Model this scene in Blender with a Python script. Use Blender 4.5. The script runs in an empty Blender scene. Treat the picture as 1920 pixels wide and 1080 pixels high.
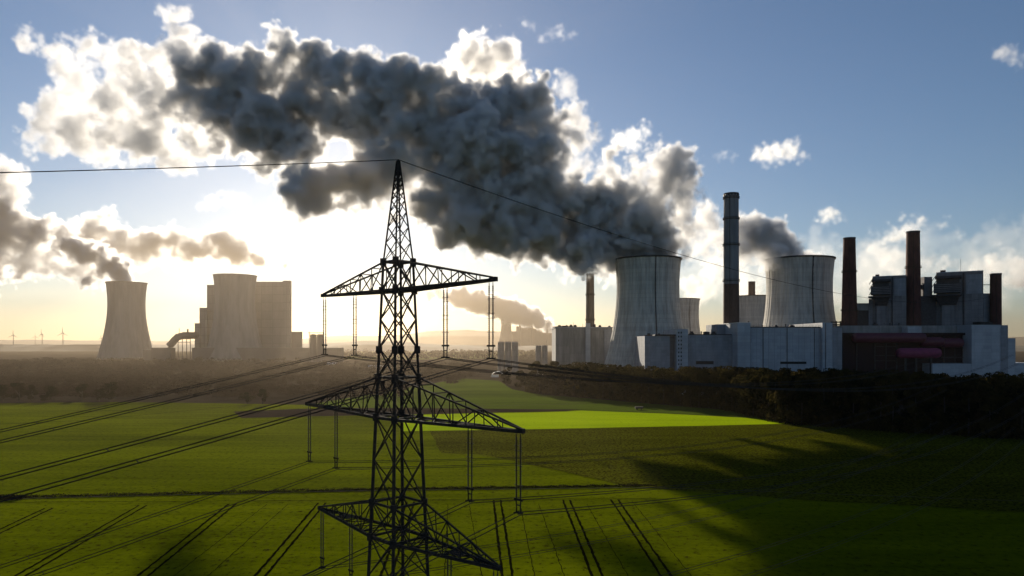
import bpy, math, random
import numpy as np
from mathutils import Vector, noise as mnoise
R = math.radians
S = bpy.context.scene
COL = S.collection

# ------------------------------------------------------------------ camera, sky, sun, exposure
F, CX, HZ, CH = 1280.0, 960.0, 643.0, 38.0      # focal (px of a 1920 frame), centre column, horizon row, camera height
cam = bpy.data.objects.new('camera', bpy.data.cameras.new('camera'))
COL.objects.link(cam)
cam.location = (0, 0, CH); cam.rotation_euler = (R(90), 0, 0)
cam.data.sensor_width = 36; cam.data.lens = 36 * F / 1920; cam.data.shift_y = (HZ - 540) / 1920
cam.data.clip_start = 0.5; cam.data.clip_end = 60000
S.camera = cam

SUN_AZ, SUN_EL = R(-14.7), R(16.5)
w = bpy.data.worlds.new('World'); S.world = w; w.use_nodes = True
nt = w.node_tree
sky = nt.nodes.new('ShaderNodeTexSky'); sky.sky_type = 'NISHITA'; sky.sun_disc = False
sky.sun_elevation = SUN_EL; sky.sun_rotation = SUN_AZ % (2 * math.pi)
sky.altitude = 100; sky.air_density = 1.0; sky.dust_density = 0.32; sky.ozone_density = 4.0
nt.links.new(sky.outputs[0], nt.nodes['Background'].inputs[0])
nt.nodes['Background'].inputs[1].default_value = 0.05
sd = Vector((math.sin(SUN_AZ) * math.cos(SUN_EL), math.cos(SUN_AZ) * math.cos(SUN_EL), math.sin(SUN_EL)))
sun = bpy.data.objects.new('sun', bpy.data.lights.new('sun', 'SUN')); COL.objects.link(sun)
sun.rotation_euler = sd.to_track_quat('Z', 'Y').to_euler(); sun.location = (0, 0, 500)
sun.data.energy = 5.0; sun.data.angle = R(0.5); sun.data.color = (1.0, 0.88, 0.70)

S.view_settings.view_transform = 'Standard'; S.view_settings.look = 'None'
S.view_settings.gamma = 1; S.view_settings.use_curve_mapping = False
S.view_settings.exposure = 0.75
S.render.engine = 'CYCLES'
c = S.cycles
c.use_denoising = True; c.denoiser = 'OPENIMAGEDENOISE'; c.denoising_input_passes = 'RGB_ALBEDO_NORMAL'; c.denoising_prefilter = 'ACCURATE'; c.volume_bounces = 4; c.max_bounces = 6; c.diffuse_bounces = 2; c.glossy_bounces = 2
c.transmission_bounces = 2; c.transparent_max_bounces = 8; c.volume_step_rate = 1.3; c.volume_max_steps = 512
c.sample_clamp_indirect = 8.0; c.use_adaptive_sampling = True; c.adaptive_threshold = 0.01

# ------------------------------------------------------------------ helpers
def PX(px, Y): return (px - CX) / F * Y
def PZ(py, Y): return CH - (py - HZ) / F * Y
def G(px, py):
    Y = F * CH / (py - HZ); return (PX(px, Y), Y)

def tag(o, label=None, cat=None, group=None, kind=None):
    if label: o['label'] = label
    if cat: o['category'] = cat
    if group: o['group'] = group
    if kind: o['kind'] = kind
    return o

def thing(name, label, cat, loc, group=None):
    o = bpy.data.objects.new(name, None); COL.objects.link(o); o.location = loc
    o.empty_display_size = 1
    return tag(o, label, cat, group)

class MB:
    def __init__(s): s.v = []; s.f = []
    def add(s, vs, fs):
        b = len(s.v); s.v += [tuple(p) for p in vs]; s.f += [tuple(i + b for i in f) for f in fs]; return s
    def box(s, x0, x1, y0, y1, z0, z1):
        return s.add([(x0,y0,z0),(x1,y0,z0),(x1,y1,z0),(x0,y1,z0),(x0,y0,z1),(x1,y0,z1),(x1,y1,z1),(x0,y1,z1)],
                     [(0,3,2,1),(4,5,6,7),(0,1,5,4),(1,2,6,5),(2,3,7,6),(3,0,4,7)])
    def frus(s, a, za, b, zb):   # a,b = (x0,x1,y0,y1) at heights za, zb
        vs = [(a[0],a[2],za),(a[1],a[2],za),(a[1],a[3],za),(a[0],a[3],za),(b[0],b[2],zb),(b[1],b[2],zb),(b[1],b[3],zb),(b[0],b[3],zb)]
        return s.add(vs, [(0,3,2,1),(4,5,6,7),(0,1,5,4),(1,2,6,5),(2,3,7,6),(3,0,4,7)])
    def pbox(s, p0, p1, t, b, Y, depth):  # face seen at pixel columns p0..p1, rows t..b (b None: ground), standing at depth Y
        return s.box(PX(p0, Y), PX(p1, Y), Y, Y + depth, 0 if b is None else PZ(b, Y), PZ(t, Y))
    def bar(s, p, q, w, h=None):
        p = Vector(p); q = Vector(q); d = q - p
        if d.length < 1e-6: return s
        d.normalize(); up = Vector((0,0,1)) if abs(d.z) < .95 else Vector((1,0,0))
        a = d.cross(up).normalized(); b = a.cross(d).normalized(); a *= w / 2; b *= (h or w) / 2
        return s.add([p-a-b,p+a-b,p+a+b,p-a+b,q-a-b,q+a-b,q+a+b,q-a+b],
                     [(0,3,2,1),(4,5,6,7),(0,1,5,4),(1,2,6,5),(2,3,7,6),(3,0,4,7)])
    def tube(s, pts, r, n=6):
        pts = [Vector(p) for p in pts]; b0 = len(s.v)
        for i, p in enumerate(pts):
            d = (pts[min(i+1,len(pts)-1)] - pts[max(i-1,0)]).normalized()
            up = Vector((0,0,1)) if abs(d.z) < .9 else Vector((1,0,0))
            a = d.cross(up).normalized(); b = a.cross(d).normalized()
            rr = r[i] if isinstance(r, (list, tuple)) else r
            for k in range(n):
                t = 2*math.pi*k/n; s.v.append(tuple(p + a*(rr*math.cos(t)) + b*(rr*math.sin(t))))
        for i in range(len(pts)-1):
            for k in range(n):
                k2 = (k+1) % n; s.f.append((b0+i*n+k, b0+i*n+k2, b0+(i+1)*n+k2, b0+(i+1)*n+k))
        s.f.append(tuple(b0+k for k in range(n))[::-1]); s.f.append(tuple(b0+(len(pts)-1)*n+k for k in range(n)))
        return s
    def lathe(s, cx, cy, prof, n=48, rib=0, cap=True):
        b0 = len(s.v)
        for (r, z) in prof:
            for k in range(n):
                t = 2*math.pi*k/n; rr = r + (rib if k % 3 == 0 else 0)
                s.v.append((cx + rr*math.cos(t), cy + rr*math.sin(t), z))
        for i in range(len(prof)-1):
            for k in range(n):
                k2 = (k+1) % n; s.f.append((b0+i*n+k, b0+i*n+k2, b0+(i+1)*n+k2, b0+(i+1)*n+k))
        if cap:
            s.f.append(tuple(b0+k for k in range(n))[::-1]); s.f.append(tuple(b0+(len(prof)-1)*n+k for k in range(n)))
        return s
    def build(s, name, m, parent=None, smooth=False):
        me = bpy.data.meshes.new(name); o = bpy.data.objects.new(name, me); COL.objects.link(o)
        off = Vector((0,0,0)); r = parent
        while r is not None: off += r.location; r = r.parent
        me.from_pydata([tuple(Vector(p) - off) for p in s.v], [], s.f)
        me.materials.append(m)
        if smooth: me.polygons.foreach_set('use_smooth', [True]*len(me.polygons))
        me.update()
        if parent: o.parent = parent
        return o

def copy_tree(o, parent=None):
    n = o.copy(); COL.objects.link(n)
    if parent: n.parent = parent
    for ch in [k for k in o.children]: copy_tree(ch, n)
    return n

def N(t, typ, **kw):
    n = t.nodes.new(typ)
    for k, v in kw.items(): setattr(n, k, v)
    return n

def mat(name, col, rough=0.8, var=0.0, scale=1.0, stretch=(1,1,1), col2=None, bump=0.0, bscale=None, metal=0.0, detail=5, sheen=0.0, sheen_tint=None, spec=0.3, lo=.38, hi=.62, diffuse=False):
    m = bpy.data.materials.new(name); m.use_nodes = True; t = m.node_tree; b = t.nodes['Principled BSDF']
    b.inputs['Base Color'].default_value = (*col, 1); b.inputs['Roughness'].default_value = rough
    b.inputs['Metallic'].default_value = metal; b.inputs['Specular IOR Level'].default_value = spec
    if sheen:
        b.inputs['Sheen Weight'].default_value = sheen; b.inputs['Sheen Roughness'].default_value = .45
        b.inputs['Sheen Tint'].default_value = (*(sheen_tint or col), 1)
    tc = N(t, 'ShaderNodeTexCoord'); mp = N(t, 'ShaderNodeMapping'); mp.inputs['Scale'].default_value = stretch
    t.links.new(tc.outputs['Object'], mp.inputs[0])
    if col2 is None and var: col2 = tuple(x*(1-var) for x in col)
    if col2 is not None:
        n1 = N(t, 'ShaderNodeTexNoise'); n1.inputs['Scale'].default_value = scale; n1.inputs['Detail'].default_value = detail; n1.inputs['Roughness'].default_value = .65
        t.links.new(mp.outputs[0], n1.inputs[0])
        rp = N(t, 'ShaderNodeValToRGB'); rp.color_ramp.elements[0].position = lo; rp.color_ramp.elements[1].position = hi
        rp.color_ramp.elements[0].color = (*col2, 1); rp.color_ramp.elements[1].color = (*col, 1)
        t.links.new(n1.outputs[0], rp.inputs[0]); t.links.new(rp.outputs[0], b.inputs['Base Color'])
    if bump:
        n2 = N(t, 'ShaderNodeTexNoise'); n2.inputs['Scale'].default_value = bscale or scale; n2.inputs['Detail'].default_value = 4
        t.links.new(mp.outputs[0], n2.inputs[0])
        bp = N(t, 'ShaderNodeBump'); bp.inputs['Strength'].default_value = bump; bp.inputs['Distance'].default_value = .3
        t.links.new(n2.outputs[0], bp.inputs['Height']); t.links.new(bp.outputs[0], b.inputs['Normal'])
    if diffuse:
        df = N(t, 'ShaderNodeBsdfDiffuse'); df.inputs['Roughness'].default_value = .6
        for a in ('Base Color', 'Normal'):
            if b.inputs[a].links: t.links.new(b.inputs[a].links[0].from_socket, df.inputs['Color' if a == 'Base Color' else 'Normal'])
        t.links.new(df.outputs[0], t.nodes['Material Output'].inputs[0]); t.nodes.remove(b)
    return m

def panelled(m, w_, h_, dark=.6, mortar=.03):
    # sheet joints: a brick pattern of large panels multiplied into the colour
    t = m.node_tree; b = t.nodes['Principled BSDF']; tc = N(t, 'ShaderNodeTexCoord'); sx = N(t, 'ShaderNodeSeparateXYZ'); cx = N(t, 'ShaderNodeCombineXYZ'); ad = N(t, 'ShaderNodeMath'); ad.operation = 'ADD'
    t.links.new(tc.outputs['Object'], sx.inputs[0]); t.links.new(sx.outputs[0], ad.inputs[0]); t.links.new(sx.outputs[1], ad.inputs[1])
    t.links.new(ad.outputs[0], cx.inputs[0]); t.links.new(sx.outputs[2], cx.inputs[1])
    br = N(t, 'ShaderNodeTexBrick'); br.offset = 0; br.inputs['Scale'].default_value = 1; br.inputs['Brick Width'].default_value = w_; br.inputs['Row Height'].default_value = h_
    br.inputs['Mortar Size'].default_value = mortar*h_; br.inputs['Mortar Smooth'].default_value = .3
    br.inputs['Color1'].default_value = (1,1,1,1); br.inputs['Color2'].default_value = (.84,.85,.87,1); br.inputs['Mortar'].default_value = (dark,dark,dark,1)
    t.links.new(cx.outputs[0], br.inputs['Vector']); mx = N(t, 'ShaderNodeMixRGB'); mx.blend_type = 'MULTIPLY'; mx.inputs[0].default_value = 1
    src = b.inputs['Base Color'].links[0].from_socket; t.links.new(src, mx.inputs[1]); t.links.new(br.outputs[0], mx.inputs[2]); t.links.new(mx.outputs[0], b.inputs['Base Color'])
    return m

def field_mat(name, c_lo, c_hi, soil, rows=(.02,1.2), speck=1.6, patch=.012, gap=.42, bump=.5):
    # crop: broad patches, drill rows along x, bare specks of soil
    m = bpy.data.materials.new(name); m.use_nodes = True; t = m.node_tree; t.nodes.remove(t.nodes['Principled BSDF'])
    tc = N(t, 'ShaderNodeTexCoord')
    def ns(scale, stretch, detail, rough=.6):
        mp = N(t, 'ShaderNodeMapping'); mp.inputs['Scale'].default_value = stretch; n_ = N(t, 'ShaderNodeTexNoise'); n_.inputs['Scale'].default_value = scale; n_.inputs['Detail'].default_value = detail; n_.inputs['Roughness'].default_value = rough
        t.links.new(tc.outputs['Object'], mp.inputs[0]); t.links.new(mp.outputs[0], n_.inputs[0]); return n_.outputs[0]
    def mth(op, a, b_):
        q = N(t, 'ShaderNodeMath'); q.operation = op; q.use_clamp = False
        for s_, v_ in zip(q.inputs, (a, b_)):
            if isinstance(v_, (int, float)): s_.default_value = v_
            else: t.links.new(v_, s_)
        return q.outputs[0]
    big = ns(patch, (.5,1.4,1), 4); row = ns(1, (rows[0], rows[1], 1), 3); fine = ns(speck, (1,1,1), 4, .75)
    f = mth('ADD', mth('ADD', mth('MULTIPLY', big, 1.1), mth('MULTIPLY', row, .5)), mth('MULTIPLY', fine, .6))
    rp = N(t, 'ShaderNodeValToRGB'); rp.color_ramp.elements[0].position = .78; rp.color_ramp.elements[1].position = 1.22
    f2 = mth('MULTIPLY', f, 1.0); rp.color_ramp.elements[0].color = (*c_lo, 1); rp.color_ramp.elements[1].color = (*c_hi, 1)
    rp.color_ramp.elements[0].position = .39; rp.color_ramp.elements[1].position = .61; t.links.new(mth('MULTIPLY', f, .5), rp.inputs[0])
    r2 = N(t, 'ShaderNodeValToRGB'); r2.color_ramp.elements[0].position = gap-.06; r2.color_ramp.elements[1].position = gap+.06
    r2.color_ramp.elements[0].color = (0,0,0,1); r2.color_ramp.elements[1].color = (1,1,1,1); t.links.new(fine, r2.inputs[0])
    mx = N(t, 'ShaderNodeMixRGB'); mx.inputs[1].default_value = (*soil, 1); t.links.new(r2.outputs[0], mx.inputs[0]); t.links.new(rp.outputs[0], mx.inputs[2])
    df = N(t, 'ShaderNodeBsdfDiffuse'); t.links.new(mx.outputs[0], df.inputs[0])
    bp = N(t, 'ShaderNodeBump'); bp.inputs['Strength'].default_value = bump; bp.inputs['Distance'].default_value = .25; t.links.new(fine, bp.inputs['Height']); t.links.new(bp.outputs[0], df.inputs['Normal'])
    t.links.new(df.outputs[0], t.nodes['Material Output'].inputs[0]); return m

def leaf_mat(name, col, col2, tl=.35):
    m = bpy.data.materials.new(name); m.use_nodes = True; t = m.node_tree
    t.nodes.remove(t.nodes['Principled BSDF']); out = t.nodes['Material Output']
    tc = N(t, 'ShaderNodeTexCoord'); n1 = N(t, 'ShaderNodeTexNoise'); n1.inputs['Scale'].default_value = .12; n1.inputs['Detail'].default_value = 5
    t.links.new(tc.outputs['Object'], n1.inputs[0])
    rp = N(t, 'ShaderNodeValToRGB'); rp.color_ramp.elements[0].position = .38; rp.color_ramp.elements[1].position = .62
    rp.color_ramp.elements[0].color = (*col2, 1); rp.color_ramp.elements[1].color = (*col, 1)
    t.links.new(n1.outputs[0], rp.inputs[0])
    d = N(t, 'ShaderNodeBsdfDiffuse'); tr = N(t, 'ShaderNodeBsdfTranslucent'); mx = N(t, 'ShaderNodeMixShader'); mx.inputs[0].default_value = tl
    t.links.new(rp.outputs[0], d.inputs[0]); t.links.new(rp.outputs[0], tr.inputs[0])
    t.links.new(d.outputs[0], mx.inputs[1]); t.links.new(tr.outputs[0], mx.inputs[2]); t.links.new(mx.outputs[0], out.inputs['Surface'])
    return m

M = dict(
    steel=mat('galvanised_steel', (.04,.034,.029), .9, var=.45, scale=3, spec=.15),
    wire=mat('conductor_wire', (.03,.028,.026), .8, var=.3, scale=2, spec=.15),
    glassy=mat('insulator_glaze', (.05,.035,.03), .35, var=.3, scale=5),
    shell=mat('tower_concrete', (.56,.53,.48), .9, col2=(.36,.34,.31), scale=.35, stretch=(1,1,.06), bump=.2, bscale=1.2),
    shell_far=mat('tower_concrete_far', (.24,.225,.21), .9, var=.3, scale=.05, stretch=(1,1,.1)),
    soot=mat('sooty_concrete', (.05,.05,.055), .9, var=.5, scale=.8, stretch=(1,1,.2)),
    conc=mat('grey_concrete', (.30,.29,.28), .9, var=.35, scale=.25, stretch=(1,1,.15), bump=.1),
    stackgrey=mat('stack_concrete', (.20,.21,.23), .9, var=.3, scale=.4, stretch=(1,1,.1)),
    stackbrown=mat('stack_brown_brick', (.10,.065,.05), .9, var=.35, scale=.6, stretch=(1,1,.3)),
    stackconc=mat('brownish_concrete', (.17,.14,.12), .9, var=.35, scale=.5, stretch=(1,1,.1)),
    brick=mat('dark_red_brick', (.085,.032,.028), .9, var=.4, scale=.5, stretch=(1,1,.3), bump=.15),
    clad=mat('pale_cladding', (.42,.44,.48), .7, var=.18, scale=.12, stretch=(1,1,.3), bump=.06, bscale=1.0),
    clad2=mat('grey_cladding', (.30,.31,.34), .7, var=.25, scale=.15, stretch=(1,1,.3)),
    boiler=mat('boiler_cladding', (.22,.21,.22), .8, var=.3, scale=.2, stretch=(1,1,.2)),
    boilerd=mat('dark_louvres', (.06,.055,.06), .8, var=.4, scale=.6, stretch=(1,1,2)),
    dark=mat('dark_opening', (.012,.012,.014), .6, var=.3, scale=1),
    redhall=mat('maroon_cladding', (.022,.007,.010), .8, var=.45, scale=.2, stretch=(1,1,.5)),
    redpipe=mat('maroon_duct', (.095,.014,.036), .5, var=.3, scale=.4),
    magenta=mat('magenta_tank_paint', (.22,.03,.09), .7, var=.25, scale=.5),
    white=mat('white_paint', (.75,.74,.72), .5, var=.15, scale=.4),
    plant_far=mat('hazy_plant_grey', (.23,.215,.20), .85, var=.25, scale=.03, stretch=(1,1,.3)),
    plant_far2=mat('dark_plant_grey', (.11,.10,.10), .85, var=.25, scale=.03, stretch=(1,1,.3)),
    bark=mat('bark', (.05,.04,.03), .95, var=.4, scale=1.5, stretch=(1,1,.2)),
    leaf_dark=leaf_mat('olive_autumn_leaves', (.055,.042,.012), (.011,.013,.005)),
    leaf_brown=leaf_mat('brown_leaves', (.036,.026,.017), (.022,.017,.012), .2),
    leaf_yellow=leaf_mat('yellow_leaves', (.17,.12,.025), (.08,.065,.02), .45),
    leaf_hedge=leaf_mat('hedge_leaves', (.022,.022,.009), (.012,.013,.006), .2),
    ground=mat('brown_farmland', (.055,.042,.030), .95, col2=(.03,.024,.018), scale=.01, bump=.3, bscale=.3, diffuse=True),
    green=field_mat('young_wheat', (.030,.040,.001), (.094,.114,.0015), (.020,.017,.004), rows=(.012,.20), speck=.7, gap=.38),
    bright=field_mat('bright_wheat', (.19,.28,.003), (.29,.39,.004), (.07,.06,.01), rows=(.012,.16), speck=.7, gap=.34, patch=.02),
    meadow=field_mat('meadow_grass', (.036,.055,.009), (.068,.098,.012), (.034,.034,.01), rows=(.05,.1), speck=.6, gap=.34),
    beet=field_mat('beet_leaves', (.026,.030,.002), (.078,.082,.004), (.005,.0045,.002), rows=(.01,.3), speck=1.2, gap=.46, bump=.6),
    plough=mat('ploughed_soil', (.05,.036,.027), .95, col2=(.028,.02,.016), scale=.4, stretch=(.1,1,1), bump=.6, bscale=1.5, diffuse=True),
    soil=mat('wheel_mark_soil', (.012,.012,.003), .95, var=.4, scale=1.5, diffuse=True),
    track=mat('gravel_track', (.085,.075,.055), .9, var=.4, scale=.8, diffuse=True),
    farfield=mat('distant_crop', (.16,.17,.05), .9, col2=(.09,.10,.035), scale=.01, diffuse=True),
    hill=mat('hill_woodland', (.07,.065,.04), .95, var=.4, scale=.004),
)

panelled(M['shell'], 4000, 3.4, .84, .07); panelled(M['clad'], 6, 2.4, .72); panelled(M['clad2'], 4, 2.2, .72); panelled(M['conc'], 7, 7, .75, .015); panelled(M['plant_far'], 24, 18, .7); panelled(M['boiler'], 5, 3, .6)
# ------------------------------------------------------------------ ground and fields
def sheet(name, pts, z, m):
    mb = MB(); mb.add([(x, y, z) for x, y in pts], [tuple(range(len(pts)))])
    o = mb.build(name, m); o['kind'] = 'structure'
    if o.data.polygons[0].normal.z < 0: o.data.flip_normals()
    return o
def gsheet(name, pix, z, m, wob=.7):
    P = [Vector(G(*p)) for p in pix]; rnd = random.Random(len(name)*7+len(pix)); out = []
    for a, b in zip(P, P[1:]+P[:1]):
        L = (b-a).length; n_ = min(60, max(1, int(L/5))); q = Vector((-(b-a).y, (b-a).x)).normalized(); off = 0
        for i in range(n_):
            out.append(tuple(a.lerp(b, i/n_) + q*off)); off = max(-wob, min(wob, off*.7 + rnd.uniform(-wob, wob)*.6)) if i < n_-2 else 0
    return sheet(name, out, z, m)

gm = MB()
n = 40; ys = [-300] + [30 * 1.17**k for k in range(n)]
gm.add([(-9500,-400,0),(9500,-400,0),(9500,9500,0),(-9500,9500,0)], [(0,1,2,3)])
gm.build('ground', M['ground'])['kind'] = 'structure'
gsheet('wheat_field', [(-900,757),(-200,757),(0,756),(230,754),(460,757),(620,760),(800,768),(1080,769),(1250,778),(1700,800),(2600,860),(3600,1500),(-1800,1500)], .03, M['green'])
gsheet('meadow_field', [(560,762),(700,738),(790,722),(870,710),(935,714),(960,730),(1000,738),(1110,748),(1350,768),(1500,785),(1700,800),(1250,780),(1080,768),(800,767)], .06, M['meadow'])
gsheet('stubble_field', [(782,741),(960,735),(1100,752),(1080,767),(800,766),(720,762)], .09, M['meadow'])
gsheet('ploughed_field', [(438,772),(560,767),(700,765),(1084,768),(1060,771),(830,776),(640,780),(453,784)], .12, M['plough'])
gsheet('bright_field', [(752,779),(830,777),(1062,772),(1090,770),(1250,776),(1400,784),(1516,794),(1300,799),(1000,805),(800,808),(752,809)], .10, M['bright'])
gsheet('beet_field', [(806,809),(1000,806),(1300,800),(1522,795),(1700,800),(2300,830),(3000,1000),(1900,960),(1500,938),(1180,912),(1040,881),(905,853),(828,850)], .15, M['beet'])
gsheet('far_crop_field', [(560,668),(640,660),(780,655),(1000,652),(1000,664),(930,672),(800,674),(640,674)], .1, M['farfield'])
gsheet('distant_meadow_field', [(380,664),(620,661),(600,666),(400,668)], .05, M['farfield'])

def strip(mb, a, b, w, z=.2, seg=12, wob=0.0, seed=0):
    rnd = random.Random(seed); (x0, y0), (x1, y1) = a, b
    d = Vector((x1-x0, y1-y0)); L = d.length; d.normalize(); p = Vector((-d.y, d.x))
    vs = []
    for i in range(seg+1):
        t = i/seg; cxy = Vector((x0, y0)).lerp(Vector((x1, y1)), t) + p*rnd.uniform(-wob, wob); ww = w*rnd.uniform(.7, 1.2)/2
        vs += [(*(cxy - p*ww), z), (*(cxy + p*ww), z)]
    mb.add(vs, [(2*i, 2*i+2, 2*i+3, 2*i+1) for i in range(seg)])
tm = MB()
for a, b in (((932,938),(952,1085)), ((1062,938),(1122,1085)), ((1152,937),(1252,1085)), ((604,943),(484,1085)), ((436,945),(262,1085)), ((268,948),(30,1085)), ((92,953),(-60,1025)), ((770,941),(722,1085))):
    A, B = Vector(G(*a)), Vector(G(*b)); p = Vector((-(B-A).y, (B-A).x)).normalized()
    B = A + (B-A)*1.6
    for s_ in (-.85, .85): strip(tm, A + p*s_, B + p*s_, .5, z=.07, seg=70, wob=.08, seed=int(a[0]+s_))
for a, b, ww in (((0,943),(1230,936),.35), ((160,772),(420,764),.9), ((-100,801),(170,788),.9), ((170,788),(440,762),.9), ((1080,768),(1500,786),.7)):
    strip(tm, G(*a), G(*b), ww, z=.16, seg=60, wob=.2, seed=int(a[0])+3)
for a, b in (((880,948),(905,1085)), ((1010,945),(1060,1085)), ((1100,945),(1180,1085)), ((540,946),(385,1085)), ((500,946),(320,1085)), ((1185,940),(1300,1085)), ((975,945),(1003,1085)), ((840,946),(833,1085))):
    strip(tm, G(*a), G(*b), .14, z=.07, seg=50, wob=.1, seed=int(a[0]))
o = tm.build('wheel_track', M['soil']); o['kind'] = 'structure'
pm = MB()
strip(pm, G(-400, 945), G(700, 921), .5, z=.19, seg=80, wob=.35, seed=5); strip(pm, G(600, 922), G(1230, 915), .6, z=.19, seg=80, wob=.2, seed=6)
strip(pm, G(1230, 915), G(1950, 942), .5, z=.19, seg=80, wob=.2, seed=7)
strip(pm, G(700, 766.5), G(1120, 757), 1.2, z=.2, seg=40, wob=.3, seed=8)
pm.build('farm_path', M['track'])['kind'] = 'structure'

# low overgrown verge beside the farm path: an uneven strip of weeds
def leafcloud(pts, size, rnd):
    """pts: (n,3) array of centres; returns verts (4n,3) and faces of randomly turned leaf-sized quads"""
    n = len(pts); a = rnd.normal(size=(n,3)); a /= np.linalg.norm(a, axis=1)[:,None]
    b = rnd.normal(size=(n,3)); b -= a*(a*b).sum(1)[:,None]; b /= np.linalg.norm(b, axis=1)[:,None]
    s1 = (size*rnd.uniform(.55, 1.25, n))[:,None]; s2 = s1*rnd.uniform(.5, .9, n)[:,None]
    v = np.stack([pts-a*s1, pts-b*s2, pts+a*s1, pts+b*s2], 1).reshape(-1,3)
    return v
def leaf_object(name, v, m, parent=None):
    me = bpy.data.meshes.new(name); nq = len(v)//4
    if parent is not None: v = v - np.array(parent.location)
    me.vertices.add(len(v)); me.vertices.foreach_set('co', v.astype(np.float32).ravel())
    me.loops.add(4*nq); me.loops.foreach_set('vertex_index', np.arange(4*nq, dtype=np.int32))
    me.polygons.add(nq); me.polygons.foreach_set('loop_start', np.arange(0, 4*nq, 4, dtype=np.int32))
    me.materials.append(m); me.update(calc_edges=True)
    o = bpy.data.objects.new(name, me); COL.objects.link(o)
    if parent: o.parent = parent
    return o
rg = np.random.default_rng(3)
vs = []
def verge(a, b, n, h, wd):
    A, B = np.array(G(*a)), np.array(G(*b)); t = rg.uniform(0, 1, n); xy = A + (B-A)*t[:,None]
    d = (B-A)/np.linalg.norm(B-A); p = np.array([-d[1], d[0]])
    hh = h*(.35 + .65*(.5+.5*np.sin(t*97)*np.sin(t*41+1)))
    xy = xy + p*(rg.normal(0, wd, n)[:,None]); return np.column_stack([xy, rg.uniform(0, 1, n)*hh])
vs.append(leafcloud(verge((-400,943),(640,920), 9000, .8, .5), .16, rg))
vs.append(leafcloud(verge((640,919.5),(1230,911), 9000, .7, .35), .14, rg))
vs.append(leafcloud(verge((-60,938),(45,935), 2500, 1.2, .8), .2, rg))
tag(leaf_object('verge_weeds', np.concatenate(vs), M['leaf_hedge']), 'dark strip of weeds along the pale farm path', 'weeds', kind='stuff')

def ridge(name, ctrl, Y, depth, m, seed, amp, step=25):
    mb = MB(); xs = np.arange(-2600, 4600, step); h = np.interp(xs, [q[0] for q in ctrl], [q[1] for q in ctrl]); rows = []
    prof = [(0,0),(.25,.62),(.5,1),(.75,.6),(1,0)]; nx = len(xs); vs = []
    for (u, k) in prof:
        for x, py in zip(xs, h):
            z = PZ(py, Y); z += amp*mnoise.fractal(Vector((x*.02+seed, u*2, 0)), .8, 2.2, 5)
            yy = Y + (u-.5)*depth; vs.append((PX(x, Y), yy, max(z, 3)*k - (1 if k == 0 else 0)))
    fs = [(j*nx+i, j*nx+i+1, (j+1)*nx+i+1, (j+1)*nx+i) for j in range(len(prof)-1) for i in range(nx-1)]
    mb.add(vs, fs); o = mb.build(name, m); o['kind'] = 'structure'; return o
ridge('hill_far', [(-2600,634),(0,637),(300,639),(560,637),(600,632),(640,629),(690,631),(770,627),(800,621),(840,619),(960,621),(1020,618),(1100,624),(1400,630),(1900,632),(4600,632)], 8200, 1600, M['hill'], 1, 9)
ridge('hill_near', [(-2600,645),(300,646),(560,645),(620,643),(700,639),(745,640),(800,645),(900,648),(1100,648),(4600,648)], 3300, 500, M['hill'], 5, 2.5, 10)

# ------------------------------------------------------------------ lattice pylon
TX, TY = -10.0, 60.0
TH = R(45); AX = Vector((math.cos(TH), -math.sin(TH), 0)); LX = Vector((math.sin(TH), math.cos(TH), 0))
def T(u, v, z): return Vector((TX, TY, 0)) + AX*u + LX*v + Vector((0,0,z))   # u along the arms, v along the line
ZT = CH + 16.0; ZS = CH + 7.1; ZB = CH - 20.5
def side(z):
    if z >= ZS: f = (z-ZS)/(ZT-ZS); b = 1.85*(1-f) + .16*f
    else: b = 1.85 + (ZS-z)*(3.7-1.85)/(ZS-ZB)
    return b/2, b/2
pyl = thing('electricity_pylon', 'tall dark steel lattice pylon with three crossarms in the green field', 'pylon', (TX, TY, 0))
def corner(k, z):
    a, b = side(z); return T(a*(1 if k in (0,3) else -1), b*(1 if k in (0,1) else -1), z)
for k in range(4):
    l = MB(); l.bar(corner(k, .4), corner(k, ZB), .30); l.bar(corner(k, ZB), corner(k, CH-3), .25); l.bar(corner(k, CH-3), corner(k, ZS), .20); l.bar(corner(k, ZS), corner(k, ZT), .13)
    for zz in (ZS, CH+4.6, CH-3, CH-6.5, CH-14, CH-17, CH-.6):
        p = corner(k, zz); l.box(p.x-.24, p.x+.24, p.y-.24, p.y+.24, p.z-.32, p.z+.32)
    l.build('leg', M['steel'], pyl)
    ft = MB(); p = corner(k, 0); ft.box(p.x-.7, p.x+.7, p.y-.7, p.y+.7, 0, .45); ft.build('footing', M['conc'], pyl)
levels = [0.4]; z = .4
stops = [CH-17, CH-14, CH-6.5, CH-3, CH+4.6, ZS, ZT-.4]
seq = [.4]
for st in stops:
    z0 = seq[-1]
    while z0 < st - .2:
        hgt = max(.5, (side(z0)[0] + side(z0)[1]) * (.98 if z0 > 12 else 1.3)); left = st - z0
        k = max(1, round(left/hgt)); z0 += left/k; seq.append(z0)
for k in range(4):
    br = MB(); k2 = (k+1) % 4
    for za, zb in zip(seq[:-1], seq[1:]):
        wd = .105 if za < ZS else .065
        a, b, c_, d = corner(k, za), corner(k2, za), corner(k, zb), corner(k2, zb)
        br.bar(a, d, wd, wd*.8); br.bar(b, c_, wd, wd*.8)
    for zz in (CH-17, CH-14, CH-6.5, CH-3, CH+4.6, ZS): br.bar(corner(k, zz), corner(k2, zz), .18)
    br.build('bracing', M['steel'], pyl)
# cap at the very top
cp = MB(); p = T(0,0,ZT); cp.lathe(p.x, p.y, [(.16, ZT-1.4), (.14, ZT-.2), (.05, ZT+.15)], 8); cp.build('peak', M['steel'], pyl)

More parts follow.
